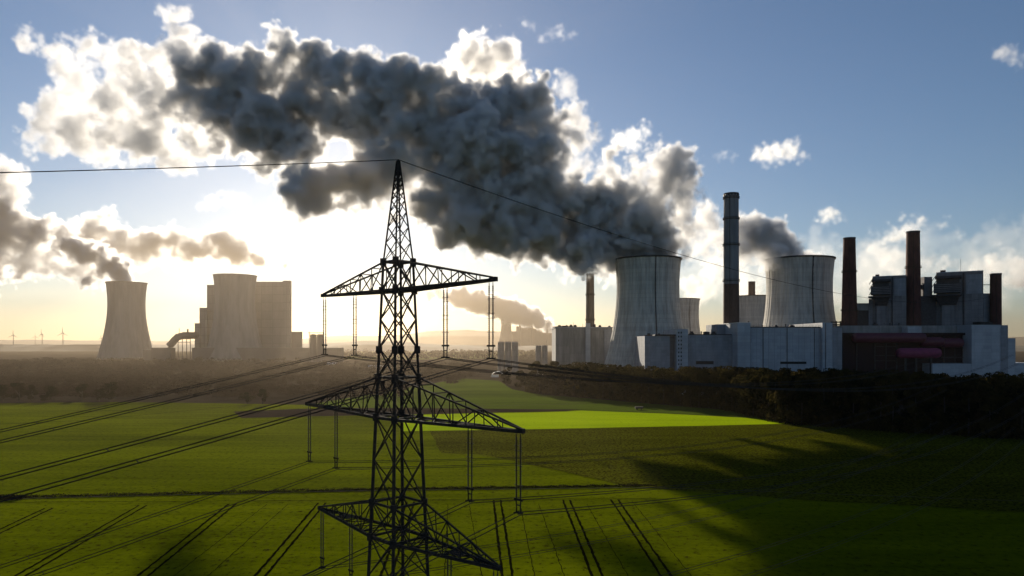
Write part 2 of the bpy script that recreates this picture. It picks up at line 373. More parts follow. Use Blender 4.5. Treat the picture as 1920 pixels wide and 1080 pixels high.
ARMS = [(CH+4.6, ZS, 13.0, 12.35), (CH-6.55, CH-3.0, 16.2, 15.2), (CH-17.0, CH-14.0, 13.6, 12.75)]
for zb, zt, LA, LB in ARMS:
    am = MB()
    for sg in (-1, 1):
        L = LA if sg < 0 else LB
        a0, b0 = side(zb); a1, b1 = side(zt)
        nb = 6
        def bot(t, v): return T(sg*(a0 + (L-a0)*t), v*b0*(1-t*.96), zb + (.15*t))
        def top(t, v): return T(sg*(a1 + (L-a1)*t), v*b1*(1-t*.96), zt + (zb+.3-zt)*t)
        for v in (-1, 1):
            am.bar(bot(0,v), bot(1,v), .20, .24); am.bar(top(0,v), top(1,v), .13)
            for i in range(nb):
                t0, t1 = i/nb, (i+1)/nb
                if i: am.bar(bot(t0,v), top(t0,v), .08)
                if i % 2 == 0: am.bar(top(t0,v), bot(t1,v), .08)
                else: am.bar(bot(t0,v), top(t1,v), .08)
        for i in range(1, nb):
            t0, t1 = i/nb, (i+1)/nb
            am.bar(bot(t0,-1), bot(t0,1), .1); am.bar(top(t0,-1), top(t0,1), .08)
            am.bar(bot(t0,-1), bot(t1,1), .07); am.bar(bot(t0,1), bot(t1,-1), .07)
        am.bar(bot(0,-1), bot(1/nb,1), .08); am.bar(bot(0,1), bot(1/nb,-1), .08)
        am.bar(T(sg*(L-.5),0,zb+.2), T(sg*(L+.15),0,zb+.2), .3, .34)
        if zb < CH:                                       # maintenance platform near the inner string
            for q in range(5): am.bar(T(sg*(L*.57+q*.35), -.5, zb+.22), T(sg*(L*.57+q*.35), .5, zb+.22), .22, .06)
    am.bar(T(-side(zb)[0], side(zb)[1], zb), T(side(zb)[0], side(zb)[1], zb), .24); am.bar(T(-side(zb)[0], -side(zb)[1], zb), T(side(zb)[0], -side(zb)[1], zb), .24)
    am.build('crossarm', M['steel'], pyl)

HANG = [(0, -12.6, 'left outer', 'top'), (0, -7.0, 'left inner', 'top'), (0, 6.5, 'right inner', 'top'), (0, 11.9, 'right outer', 'top'), (1, -15.7, 'left outer', 'middle'), (1, -10.4, 'left inner', 'middle'), (1, 9.5, 'right inner', 'middle'), (1, 14.8, 'right outer', 'middle'), (2, -13.1, 'left outer', 'bottom'), (2, -7.7, 'left inner', 'bottom'), (2, 7.0, 'right inner', 'bottom'), (2, 12.4, 'right outer', 'bottom')]
IL = 5.75
for ai, u, wh, an in HANG:
    zb = ARMS[ai][0] - .02
    root = thing('insulator', f'double insulator string hanging at the {wh} end of the {an} pylon crossarm', 'insulator', T(u,0,zb), 'insulators hung from the pylon')
    for sgn in (-1, 1):
        st = MB(); us = u + sgn*.21
        p = T(us, 0, 0)
        prof = [(.035, zb-4.75)]
        z = zb - 4.7
        while z < zb - .35:
            prof += [(.045, z), (.075, z+.03), (.045, z+.09)]; z += .15
        prof += [(.03, zb-.3), (.03, zb)]
        st.lathe(p.x, p.y, prof, 8)
        for zz in (zb-.9, zb-1.25, zb-2.35, zb-2.7, zb-3.75): st.bar(T(us-.22,0,zz), T(us+.22,0,zz), .035)
        st.build('insulator_string', M['glassy'], root)
    y = MB(); y.bar(T(u-.42,0,zb-4.8), T(u+.42,0,zb-4.8), .12, .14)
    y.bar(T(u-.25,0,zb-4.8), T(u-.2,0,zb-5.2), .09); y.bar(T(u+.25,0,zb-4.8), T(u+.2,0,zb-5.2), .09); y.bar(T(u-.22,0,zb-5.2), T(u+.22,0,zb-5.2), .08)
    y.build('yoke_plate', M['steel'], root)
    for sgn in (-1, 1):
        cl = MB(); cl.bar(T(u+sgn*.2,0,zb-5.2), T(u+sgn*.2,0,zb-IL), .09); cl.bar(T(u+sgn*.2,-.25,zb-IL), T(u+sgn*.2,.25,zb-IL), .11); cl.build('clamp', M['steel'], root)

def drop_left(t): return .215*t - .00035*t*t
def drop_right(t): return .118*t - .0005*t*t
DL = Vector((-.75, -.66, 0)).normalized(); DR = Vector((.72, .69, 0)).normalized()
def run(mb, S0, r, tl=112, tr=215):
    pl = [S0 + DL*t - Vector((0,0,drop_left(t))) for t in np.linspace(tl, 0, 40)]
    pr = [S0 + DR*t - Vector((0,0,drop_right(t))) for t in np.linspace(0, tr, 50)][1:]
    mb.tube(pl + pr, r, 5)
for ai, u, wh, an in HANG:
    mb = MB(); S1 = T(u-.2, 0, ARMS[ai][0]-IL-.03); S2 = T(u+.2, 0, ARMS[ai][0]-IL-.03)
    run(mb, S1, .034); run(mb, S2 + Vector((0,0,-.12)), .034)
    for t in (24, 58): mb.bar(S1 + DL*t - Vector((0,0,drop_left(t))), S2 + DL*t - Vector((0,0,drop_left(t)+.12)), .05)
    for t in (30, 75, 130): mb.bar(S1 + DR*t - Vector((0,0,drop_right(t))), S2 + DR*t - Vector((0,0,drop_right(t)+.12)), .05)
    o = mb.build('power_line', M['wire']); tag(o, f'twin power cable slung from the {wh} insulator of the {an} crossarm', 'cable', 'power cables of the pylon')
mb = MB(); run(mb, T(0,0,ZT+.1), .036); tag(mb.build('earth_wire', M['wire']), 'single earth wire running over the pylon tip', 'cable')

# ------------------------------------------------------------------ cooling towers
def hyper(zt, a, c_, ztop, n=26): return [(a*math.sqrt(1+((z-zt)/c_)**2), z) for z in np.linspace(6, ztop, n)]
def cooling_tower(px, Y, label, zt, a, c_, ztop, m, ladder=None, group='cooling towers', seg=144, rib=.22):
    x = PX(px, Y); root = thing('cooling_tower', label, 'cooling tower', (x, Y, 0), group)
    prof = hyper(zt, a, c_, ztop); inner = [(r-.6, z) for r, z in prof[::-1]]
    MB().lathe(x, Y, prof, seg, rib, cap=False).build('shell', m, root)
    MB().lathe(x, Y, inner, 72, 0, cap=False).build('lining', M['conc'], root, True)
    r, z = prof[-1]
    MB().lathe(x, Y, [(r-.7, z-.9), (r+.9, z-.9), (r+1.0, z+.2), (r-.7, z+.2), (r-.7, z-.9)], 72, 0, cap=False).build('rim', M['soot'], root)
    cm = MB(); r0 = prof[0][0]
    for k in range(36):
        t0 = 2*math.pi*k/36; t1 = 2*math.pi*(k+.5)/36; t2 = 2*math.pi*(k+1)/36
        P = lambda t, rr, zz: (x+rr*math.cos(t), Y+rr*math.sin(t), zz)
        cm.bar(P(t0, r0+1.5, 0), P(t1, r0-.2, 6.1), .9); cm.bar(P(t2, r0+1.5, 0), P(t1, r0-.2, 6.1), .9)
    cm.build('columns', M['conc'], root)
    if ladder is not None:
        lm = MB(); ang = -math.pi/2 + ladder; rnd = random.Random(int(px))
        q = hyper(zt, a, c_, ztop, 60)
        for (ra, za), (rb, zb) in zip(q[4:-1], q[5:]):
            wv = rnd.uniform(.9, 2.3)
            lm.bar((x+(ra+.35)*math.cos(ang), Y+(ra+.35)*math.sin(ang), za), (x+(rb+.35)*math.cos(ang), Y+(rb+.35)*math.sin(ang), zb), wv, .5)
        lm.build('ladder', M['soot'], root)
    return root
tA = cooling_tower(1214.5, 551+26, 'big ribbed concrete cooling tower left of the tall grey chimney', 84.5, 25.8, 66, 108.6, M['shell'], ladder=.04)
tB = copy_tree(tA); tB.location = (PX(1498, 577), 577, 0); tB.rotation_euler.z = -.04
tag(tB, 'big ribbed concrete cooling tower right of the tall grey chimney')
tC = copy_tree(tA); tC.location = (PX(1279, 1100), 1100, 0); tC.rotation_euler.z = .17
tag(tC, 'small looking distant cooling tower peeking out behind the ribbed tower at its right side')
tD = copy_tree(tA); tD.location = (PX(1413, 1030), 1030, 0); tD.rotation_euler.z = 2.5
tag(tD, 'distant cooling tower with a small chimney behind it, right of the grey chimney')
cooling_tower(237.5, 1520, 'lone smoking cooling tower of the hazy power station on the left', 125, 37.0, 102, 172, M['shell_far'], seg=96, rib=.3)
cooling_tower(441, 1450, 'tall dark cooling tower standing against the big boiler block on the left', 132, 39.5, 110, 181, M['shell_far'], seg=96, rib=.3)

# ------------------------------------------------------------------ chimneys
def chimney(px, Y, rb, rt, ytop, label, segs, platforms=(), group='factory chimneys', z0=0):
    x = PX(px, Y); zt = PZ(ytop, Y); root = thing('chimney', label, 'chimney', (x, Y, z0), group)
    rad = lambda z: rb + (rt-rb)*(z-z0)/(zt-z0)
    for (za, zb, m, nm) in segs(z0, zt):
        MB().lathe(x, Y, [(rad(za), za), (rad((za+zb)/2), (za+zb)/2), (rad(zb), zb)], 40).build(nm, m, root, False)
    MB().lathe(x, Y, [(rad(zt)+.15, zt-1.2), (rad(zt)+.25, zt+.05), (rad(zt)-.5, zt+.05), (rad(zt)-.55, zt-1.2)], 40).build('rim', M['soot'], root)
    for py in platforms:
        z = PZ(py, Y); pf = MB(); pf.lathe(x, Y, [(rad(z), z-.3), (rad(z)+.75, z-.3), (rad(z)+.75, z), (rad(z), z)], 32)
        pf.lathe(x, Y, [(rad(z)+.68, z+1.0), (rad(z)+.74, z+1.0), (rad(z)+.74, z+1.1), (rad(z)+.68, z+1.1)], 32)
        for k in range(16):
            t = 2*math.pi*k/16; pf.bar((x+(rad(z)+.7)*math.cos(t), Y+(rad(z)+.7)*math.sin(t), z), (x+(rad(z)+.7)*math.cos(t), Y+(rad(z)+.7)*math.sin(t), z+1.05), .08)
        pf.build('platform', M['steel'], root)
    ld = MB(); ld.bar((x-rad(z0)*.5, Y-rad(z0)-.1, z0+2), (x-rad(zt)*.5, Y-rad(zt)*.87-.2, zt-1), .35, .2); ld.build('ladder', M['steel'], root)
    return root
cE = chimney(1371, 535, 6.3, 5.6, 363, 'tallest chimney, grey above and brown below, between the two big cooling towers',
        lambda a, b: [(a, PZ(533, 535), M['stackbrown'], 'lower_shaft'), (PZ(533, 535), b, M['stackgrey'], 'upper_shaft')], (372, 411, 460, 527))
for k in range(14):
    mk = MB(); t = 2*math.pi*k/14; mk.box(*(lambda X, Yy: (X-.35, X+.35, Yy-.35, Yy+.35))(PX(1371,535)+5.62*math.cos(t), 535+5.62*math.sin(t)), PZ(368,535), PZ(365,535)); mk.build('vent', M['dark'], cE)
one = lambda m: (lambda a, b: [(a, b, m, 'shaft')])
chimney(1592.5, 530, 6.8, 4.3, 446, 'dark red brick chimney left of the boiler houses, next to the right cooling tower', one(M['brick']), (510, 582))
chimney(1712, 523, 6.2, 4.6, 434, 'taller dark red brick chimney standing between the two boiler houses', one(M['brick']), (502,))
chimney(1867, 520, 4.1, 3.7, 513, 'short dark chimney at the far right end of the plant', one(M['brick']), ())
chimney(1106.5, 650, 4.6, 3.7, 513, 'slim brownish concrete chimney rising from the pale hall left of the ribbed tower', one(M['stackconc']), (553, 600))
chimney(1409.5, 1075, 6.0, 5.2, 528, 'small brown chimney tip showing above the distant cooling tower', one(M['brick']), ())

# ------------------------------------------------------------------ right power station buildings
b1 = thing('turbine_hall', 'pale grey hall at the foot of the slim brownish chimney', 'hall', (PX(1095, 625), 625, 0), 'plant buildings')
MB().pbox(1042, 1148, 615, None, 625, 60).build('wall', M['conc'], b1)
MB().pbox(1041, 1149, 613, 615, 624.7, 60.6).build('parapet', M['clad2'], b1)
MB().pbox(1098, 1107, 606, None, 623.5, 1.45).build('pilaster', M['clad'], b1)
MB().pbox(1133, 1147, 618, None, 624.2, .75).build('recess_panel', M['clad2'], b1)
MB().pbox(1053, 1066, 610.5, 613, 632, 8).build('roof_unit', M['boilerd'], b1); MB().pbox(1112, 1117, 608, 613, 640, 4).build('roof_unit', M['boilerd'], b1)
rf = MB(); rf.bar((PX(1075,640),640,PZ(613,640)), (PX(1075,640),640,PZ(604,640)), .25); rf.build('aerial', M['boilerd'], b1)
cr = MB(); cr.bar((PX(1036,628),628,PZ(613.4,628)), (PX(1052,628),628,PZ(612.2,628)), .8); cr.bar((PX(1046,628),628,PZ(613,628)),(PX(1046,628),628,PZ(615,628)), .5); cr.build('roof_crane', M['boilerd'], b1)

b2 = thing('service_building', 'low pale building in front of the left ribbed cooling tower with a windowed stair tower', 'building', (PX(1250, 500), 500, 0), 'plant buildings')
MB().pbox(1209, 1256, 630, None, 500, 40).build('wall', M['clad2'], b2)
MB().pbox(1256.5, 1268, 629, None, 503, 37).build('side_wall', M['boiler'], b2)
st = MB().pbox(1269, 1290, 617, None, 496, 40).build('stair_tower', M['clad'], b2)
MB().pbox(1228, 1268, 627, 629.6, 499.2, 41).build('roof_edge', M['boilerd'], b2)
for r_ in range(9):
    for px in (1271.6, 1276.2):
        yy = 622 + r_*7.4
        MB().pbox(px, px+2.2, yy, yy+3.4, 495.92, .05).build('window', M['dark'], st)
MB().pbox(1290.4, 1382, 628, None, 499, 60).build('hall_wall', M['clad2'], b2)
MB().pbox(1290.4, 1372, 626.6, 628, 498.6, 60).build('roof_trim', M['boilerd'], b2)
MB().pbox(1345, 1382, 608, 628, 515, 30).build('roof_house', M['clad2'], b2)
dw = MB(); dw.pbox(1305, 1338, 677, 683, 498.9, .07); dw.build('window_band', M['dark'], b2)

b3 = thing('machine_hall', 'long pale windowless hall with two pilasters in front of the right cooling tower', 'hall', (PX(1480, 490), 490, 0), 'plant buildings')
MB().pbox(1407.4, 1541.6, 614, None, 492, 60).build('wall', M['clad'], b3)
MB().pbox(1407.4, 1541.6, 612.4, 614, 491.6, 61).build('parapet', M['boilerd'], b3)
MB().pbox(1383, 1407, 605.5, None, 487, 65).build('pilaster', M['clad'], b3)
MB().pbox(1382.4, 1407.6, 604.5, 605.5, 486.7, 65.6).build('coping', M['white'], b3)
MB().pbox(1542, 1561, 605, None, 488, 65).build('pilaster', M['clad'], b3)
MB().pbox(1561.4, 1579, 614, None, 491, 60).build('annex_wall', M['clad2'], b3)
MB().pbox(1463, 1512, 678, 682.5, 491.9, .07).build('window_band', M['dark'], b3)
pn = MB()
for k in range(1, 12):
    px = 1407.4 + k*11.2; pn.box(PX(px, 492)-.08, PX(px, 492)+.08, 491.94, 492, 1, PZ(615, 492))
pn.build('panel_joint', M['clad2'], b3)
rnd = random.Random(9)
def clutter(root, px0, px1, top, Y, n, dmax=40):
    for k in range(n):
        px = px0 + (px1-px0)*(k+rnd.uniform(.2,.8))/n; yy = Y + rnd.uniform(3, dmax); x = PX(px, yy); zt = PZ(top, Y); m_ = MB(); q = rnd.random()
        if q < .4:
            w_ = rnd.uniform(.8,2.2); m_.box(x-w_, x+w_, yy, yy+2, zt-.1, zt+rnd.uniform(.8,1.8)); m_.box(x-w_*.6, x+w_*.6, yy+.3, yy+1.6, zt+.7, zt+rnd.uniform(2.0,2.4)); nm = 'roof_unit'
        elif q < .7: m_.lathe(x, yy, [(.35, zt-.1), (.35, zt+1.5), (.6, zt+1.6), (.6, zt+1.9), (.1, zt+2.2)], 10); nm = 'roof_vent'
        else: m_.bar((x,yy,zt-.1),(x,yy,zt+rnd.uniform(3,6)), .14); m_.bar((x-.5,yy,zt+2.6),(x+.5,yy,zt+2.6), .1); nm = 'aerial'
        m_.build(nm, M['boilerd'], root)
def railing(root, px0, px1, top, Y):
    m_ = MB(); z = PZ(top, Y); x0, x1 = PX(px0, Y), PX(px1, Y); n_ = int((x1-x0)/2.2)
    for zz in (.55, 1.1): m_.bar((x0,Y+.4,z+zz),(x1,Y+.4,z+zz), .07)
    for k in range(n_+1): m_.bar((x0+(x1-x0)*k/n_,Y+.4,z-.1),(x0+(x1-x0)*k/n_,Y+.4,z+1.1), .07)
    m_.build('railing', M['boilerd'], root)
clutter(b1, 1044, 1096, 613, 625, 5); clutter(b1, 1110, 1146, 613, 625, 3); railing(b1, 1043, 1097, 613, 625)
clutter(b2, 1210, 1255, 630, 500, 3, 20); clutter(b2, 1292, 1344, 626.6, 499, 4, 14); railing(b2, 1291, 1344, 626.6, 499)
clutter(b3, 1409, 1540, 612.4, 492, 9); railing(b3, 1408, 1541, 612.4, 492); clutter(b3, 1384, 1406, 604.5, 487, 2)
for px in (1431, 1476, 1527):
    dp = MB(); dp.bar((PX(px,491.8),491.8,1),(PX(px,491.8),491.8,PZ(615,491.8)), .3); dp.build('downpipe', M['boilerd'], b3)
ld = MB(); ld.bar((PX(1548,487.8),487.8,1),(PX(1548,487.8),487.8,PZ(606,487.8)), .7, .15); ld.build('ladder', M['boilerd'], b3)
pr = MB()
for py in (604, 609, 614, 620): pr.bar((PX(1558, 545), 545, PZ(py, 545)), (PX(1582, 545), 545, PZ(py, 545)), .9)
pr.bar((PX(1568,545),545,0),(PX(1568,545),545,PZ(602,545)), .8); pr.bar((PX(1576,545),545,0),(PX(1576,545),545,PZ(602,545)), .8)
tag(pr.build('pipe_bridge', M['boilerd']), 'dark pipe bridge between the right cooling tower and the first brick chimney', 'pipe bridge')

b4 = thing('boiler_base_hall', 'dark maroon hall with pipes under the boiler houses on the right', 'hall', (PX(1700, 500), 500, 0), 'plant buildings')
MB().pbox(1580, 1820, 628, None, 506, 90).build('wall', M['redhall'], b4)
MB().pbox(1580, 1820, 610.5, 624, 512, 80).build('upper_storey', M['conc'], b4)
MB().pbox(1580, 1820, 624, 628, 503, 90).build('roof', M['redhall'], b4)
MB().pbox(1702, 1728, 612, 627, 503.5, 8).build('chimney_base', M['clad'], b4)
gr = MB()
for py in (643, 649, 666, 676): gr.pbox(1642, 1682, py, py+1.1, 505.5, .6)
for px in (1640, 1661, 1681): gr.pbox(px, px+1.4, 630, None, 505.2, .9)
gr.build('walkway', M['boilerd'], b4)
for px in (1606, 1770, 1790): MB().pbox(px, px+1.4, 630, None, 505.2, .75).build('column', M['boilerd'], b4)
MB().pbox(1766, 1812, 669, 671, 505.3, .65).build('gangway', M['boilerd'], b4)
MB().pbox(1766, 1810, 679.5, 681, 505.3, .65).build('gangway', M['boilerd'], b4)
def hcyl(mb, px0, px1, py, rpx, Y, n=20):
    r = rpx/F*Y; z = PZ(py, Y); x0, x1 = PX(px0, Y), PX(px1, Y)
    mb.tube([(x0,Y,z),(x0+.01,Y,z),(x0+r*.5,Y,z),(x1-r*.8,Y,z),(x1-r*.3,Y,z),(x1,Y,z)], [.05, r*.75, r, r, r*.8, r*.25], n)
dt = MB(); hcyl(dt, 1600, 1736, 633.5, 9.5, 499); dt.build('duct', M['redpipe'], b4, True)
dt = MB(); hcyl(dt, 1726, 1770, 641, 9, 500); dt.build('duct', M['redpipe'], b4, True)
dt = MB(); hcyl(dt, 1764, 1806, 643, 9, 501); dt.build('duct', M['redpipe'], b4, True)
tk = thing('storage_tank', 'magenta horizontal tank in front of the dark maroon hall', 'tank', (PX(1723, 494), 494, 0))
t_ = MB(); hcyl(t_, 1683, 1764, 662, 9.5, 494); t_.build('vessel', M['magenta'], tk, True)
t_ = MB()
for px in (1697, 1717, 1745): t_.pbox(px, px+3, 668, None, 493.5, 1.2)
t_.build('support', M['boilerd'], tk)

clutter(b4, 1640, 1690, 610.5, 512, 4); railing(b4, 1625, 1700, 610.5, 512); railing(b4, 1730, 1818, 610.5, 512)
b5 = thing('pump_house', 'pale stepped building at the right end of the plant', 'building', (PX(1850, 498), 498, 0), 'plant buildings')
MB().pbox(1822, 1876, 609, None, 496, 60).build('wall', M['clad'], b5)
MB().pbox(1876.3, 1890, 609.6, None, 499, 56).build('side_wall', M['clad2'], b5)
MB().pbox(1890.3, 1904, 634, None, 500, 50).build('lower_wing', M['clad'], b5)
MB().pbox(1904.3, 1960, 681, None, 500, 40).build('low_annex', M['clad'], b5)
MB().pbox(1748, 1821.5, 682, None, 492, 12).build('front_wall', M['clad'], b5)
MB().pbox(1838, 1862, 603.5, 609, 505, 20).build('roof_unit', M['dark'], b5)

def boiler_house(p0, p1, top, Y, label, mastpx, w):
    """p0..pm: front with hanging filter hoods, pm..p1: smooth right wall"""
    pm = p0 + (p1-p0)*.50; k = (p1-p0)/70.0
    root = thing('boiler_house', label, 'boiler house', (PX((p0+p1)/2, Y), Y, 0), 'boiler houses')
    def B(q0, q1, t, b, yf, dp): return MB().box(PX(q0,Y), PX(q1,Y), yf, yf+dp, 0 if b is None else PZ(b,Y), PZ(t,Y))
    sc = 1.0 if w < 75 else 1.12
    y = lambda d: top + d*sc
    B(p0+3*k, p1, y(2), None, Y, 32).build('wall', M['boiler'], root)
    B(p0+3*k, p1, y(0), y(2), Y-.4, 32.8).build('parapet', M['clad2'], root)
    B(pm+6*k, pm+8.5*k, y(3), None, Y-.5, .45).build('downpipe', M['boilerd'], root)
    B(pm+11*k, p1-1.5*k, y(6), y(38), Y-.3, .25).build('wall_panel', M['clad2'], root)
    B(p0+1*k, pm+4*k, y(8), y(12), Y-9, 8.95).build('upper_roof', M['boilerd'], root)
    h = MB(); Yf = Y-8
    x0, x1 = PX(p0-1*k,Y), PX(pm+3*k,Y)
    h.box(x0+2, x1-1, Yf+2, Y-.05, PZ(y(20),Y), PZ(y(12),Y)); h.box(x0, x1, Yf, Y-.05, PZ(y(36),Y), PZ(y(20),Y)); h.build('filter_hood', M['boilerd'], root)
    lv = MB()
    for d in range(5): lv.box(x0-.1, x1+.1, Yf-.3, Yf-.02, PZ(y(23+d*3),Y), PZ(y(22+d*3),Y))
    lv.build('louvre', M['boiler'], root)
    B(p0-6*k, pm+4*k, y(39), y(41.5), Y-11, 10.95).build('lower_roof', M['boilerd'], root)
    fu = MB(); Ya = Y-9
    fu.frus((PX(p0+8*k,Y), PX(pm-3*k,Y), Ya+4, Y-.05), PZ(y(56),Y), (PX(p0+1*k,Y), PX(pm+2*k,Y), Ya, Y-.05), PZ(y(41.6),Y)); fu.build('hopper', M['boilerd'], root)
    B(p0+11*k, pm-6*k, y(56), None, Y-4, 3.95).build('duct_shaft', M['boiler'], root)
    B(p0-5*k, p0+3*k, y(42), None, Y+2, 30).build('side_bay', M['clad2'], root)
    B(pm-26*k, pm-18*k, y(-5), y(0), Y+8, 8).build('roof_house', M['boilerd'], root)
    rl = MB()
    for d in (16, 26, 36): rl.bar((PX(p0-4*k,Y),Y-5,PZ(y(d),Y)), (PX(p0+4*k,Y),Y-5,PZ(y(d-12),Y)), .5)
    rl.build('strut', M['boilerd'], root)
    if mastpx:
        ms = MB(); ms.bar((PX(mastpx,Y),Y+9,PZ(top,Y)), (PX(mastpx,Y),Y+9,PZ(top-26,Y)), .22); ms.build('mast', M['steel'], root)
    az = math.atan(((p0+p1)/2-CX)/F); root.rotation_euler.z = -az*.95; root.scale.x = math.cos(az)
    return root
boiler_house(1633, 1699, 517, 522, 'left boiler house with dark hanging hoods, half behind the taller brick chimney', None, 66)
boiler_house(1751, 1843, 509, 518, 'right boiler house with dark hanging hoods and a thin roof mast', 1802, 92)
clutter(b5, 1823, 1837, 609, 496, 2); railing(b5, 1823, 1875, 609, 496)
bk = thing('coal_bunker', 'dark bunker tower squeezed between the taller brick chimney and right boiler house', 'building', (PX(1742, 525), 525, 0), 'plant buildings')
MB().pbox(1733, 1748, 519, None, 526, 20).build('wall', M['boiler'], bk)
MB().pbox(1727, 1734, 534, 540, 527, 6).build('bridge', M['boilerd'], bk)
MB().pbox(1727, 1755, 555, None, 523, 3).build('lower_block', M['boilerd'], bk)
sb = thing('coal_silo', 'blue grey block between the right boiler house and the short dark chimney', 'building', (PX(1850, 524), 524, 0), 'plant buildings')
MB().pbox(1844.5, 1858, 550, None, 524, 20).build('wall', M['clad2'], sb)
pp = MB(); pp.bar((PX(1844,530),530,PZ(534,530)), (PX(1864,530),530,PZ(534,530)), .5); pp.build('pipe', M['boilerd'], sb)
lb = thing('ash_house', 'low dark building right of the first brick chimney', 'building', (PX(1617, 530), 530, 0), 'plant buildings')
MB().pbox(1606, 1629, 568.5, 582, 529, 15).build('upper_floor', M['conc'], lb)
MB().pbox(1604, 1629, 582, None, 530, 14).build('wall', M['boilerd'], lb)

# ------------------------------------------------------------------ silos
def silos(px0, px1, top, bot, Y, n, label, m):
    root = thing('silo_block', label, 'silos', (PX((px0+px1)/2, Y), Y, 0), 'silo groups'); w = (px1-px0)/n
    for k in range(n):
        x = PX(px0+(k+.5)*w, Y); r = w*.47/F*Y
        so = MB().lathe(x, Y, [(r, 0), (r, PZ(top+1, Y)), (r*.6, PZ(top, Y))], 28).build('silo', m, root, False)
        rl = MB(); rl.lathe(x, Y, [(r*.95, PZ(top-.2,Y)), (r*.98, PZ(top-.2,Y)), (r*.98, PZ(top-.5,Y)), (r*.95, PZ(top-.5,Y))], 24, cap=False)
        for q in range(6): rl.bar((x+r*.96*math.cos(q), Y+r*.96*math.sin(q), PZ(top+1,Y)), (x+r*.96*math.cos(q), Y+r*.96*math.sin(q), PZ(top-1.4,Y)), .18)
        rl.build('railing', M['boilerd'], so)
silos(933, 972, 641, 0, 900, 3, 'three tall grey silos right of the pylon, below the far smoking plant', M['conc'])
silos(1004, 1027, 648, 0, 800, 2, 'two short grey silos left of the pale hall', M['conc'])
silos(581, 607, 627, 0, 1350, 2, 'two dark silos at the right end of the hazy left power station', M['plant_far2'])

# ------------------------------------------------------------------ hazy left power station
L = thing('boiler_block', 'huge dark boiler block behind the cooling tower of the left power station', 'power station', (PX(470, 1500), 1500, 0))
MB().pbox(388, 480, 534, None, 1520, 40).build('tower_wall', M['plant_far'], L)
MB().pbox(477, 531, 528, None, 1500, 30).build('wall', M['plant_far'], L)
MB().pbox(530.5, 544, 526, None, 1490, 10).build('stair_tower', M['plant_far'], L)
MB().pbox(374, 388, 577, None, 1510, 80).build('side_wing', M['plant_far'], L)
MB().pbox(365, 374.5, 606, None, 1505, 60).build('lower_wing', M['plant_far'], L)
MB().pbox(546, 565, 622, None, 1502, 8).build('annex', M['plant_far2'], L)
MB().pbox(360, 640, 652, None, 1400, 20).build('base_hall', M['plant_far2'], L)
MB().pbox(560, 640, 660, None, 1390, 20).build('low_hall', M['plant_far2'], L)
d = MB(); Yd = 1450
d.tube([(PX(x_,Yd),Yd,PZ(y_,Yd)) for x_, y_ in ((370,629),(345,629),(333,632),(327,638),(322,644),(318,648),(315,655))], 7.5, 14); d.build('flue_duct', M['plant_far2'], L, True)
tr = MB()
for px in (334, 342, 350, 357): tr.bar((PX(px,Yd),Yd,0), (PX(px,Yd),Yd,PZ(628,Yd)), 1.1)
for py in (636, 642): tr.bar((PX(334,Yd),Yd,PZ(py,Yd)), (PX(357,Yd),Yd,PZ(py,Yd)), .9)
tr.bar((PX(336,Yd),Yd,PZ(628,Yd)), (PX(336,Yd),Yd,PZ(615,Yd)), .8); tr.bar((PX(352,Yd),Yd,PZ(628,Yd)), (PX(352,Yd),Yd,PZ(617,Yd)), 2.4)
tr.build('pipe_rack', M['plant_far2'], L)
cr = MB(); cr.bar((PX(578,1350),1350,PZ(624,1350)), (PX(606,1350),1350,PZ(624,1350)), 1.2); cr.bar((PX(580,1350),1350,0),(PX(580,1350),1350,PZ(622,1350)), 1.0); cr.bar((PX(606,1350),1350,0),(PX(606,1350),1350,PZ(622,1350)), 1.0)
tag(cr.build('gantry_crane', M['plant_far2']), 'thin dark gantry over the two silos of the hazy left power station', 'crane')
lo = thing('ash_plant', 'long low building line between the lone smoking tower and the boiler block', 'building', (PX(300, 1440), 1440, 0))
MB().pbox(283, 320, 652, None, 1440, 20).build('wall', M['plant_far2'], lo); MB().pbox(268, 284, 656, None, 1450, 20).build('annex', M['plant_far2'], lo)

# far smoking plant near the horizon
FP = thing('distant_power_station', 'faint distant power station trailing smoke near the horizon', 'power station', (PX(985, 4600), 4600, 0))
xx = PX(949, 4600); MB().lathe(xx, 4600, [(r_, z_) for r_, z_ in hyper(150, 34, 95, PZ(594, 4600))], 48).build('cooling_tower', M['plant_far2'], FP, True)
fb = MB(); fb.pbox(958, 1040, 622, None, 4650, 100); fb.pbox(968, 1000, 612, None, 4640, 100); fb.pbox(1000, 1012, 616, None, 4630, 80); fb.build('block', M['plant_far2'], FP)
for px, top in ((975, 596), (997, 594), (1026, 611)):
    MB().lathe(PX(px,4600), 4600, [(7,0),(5.5,PZ(top,4600))], 16).build('chimney', M['plant_far2'], FP)

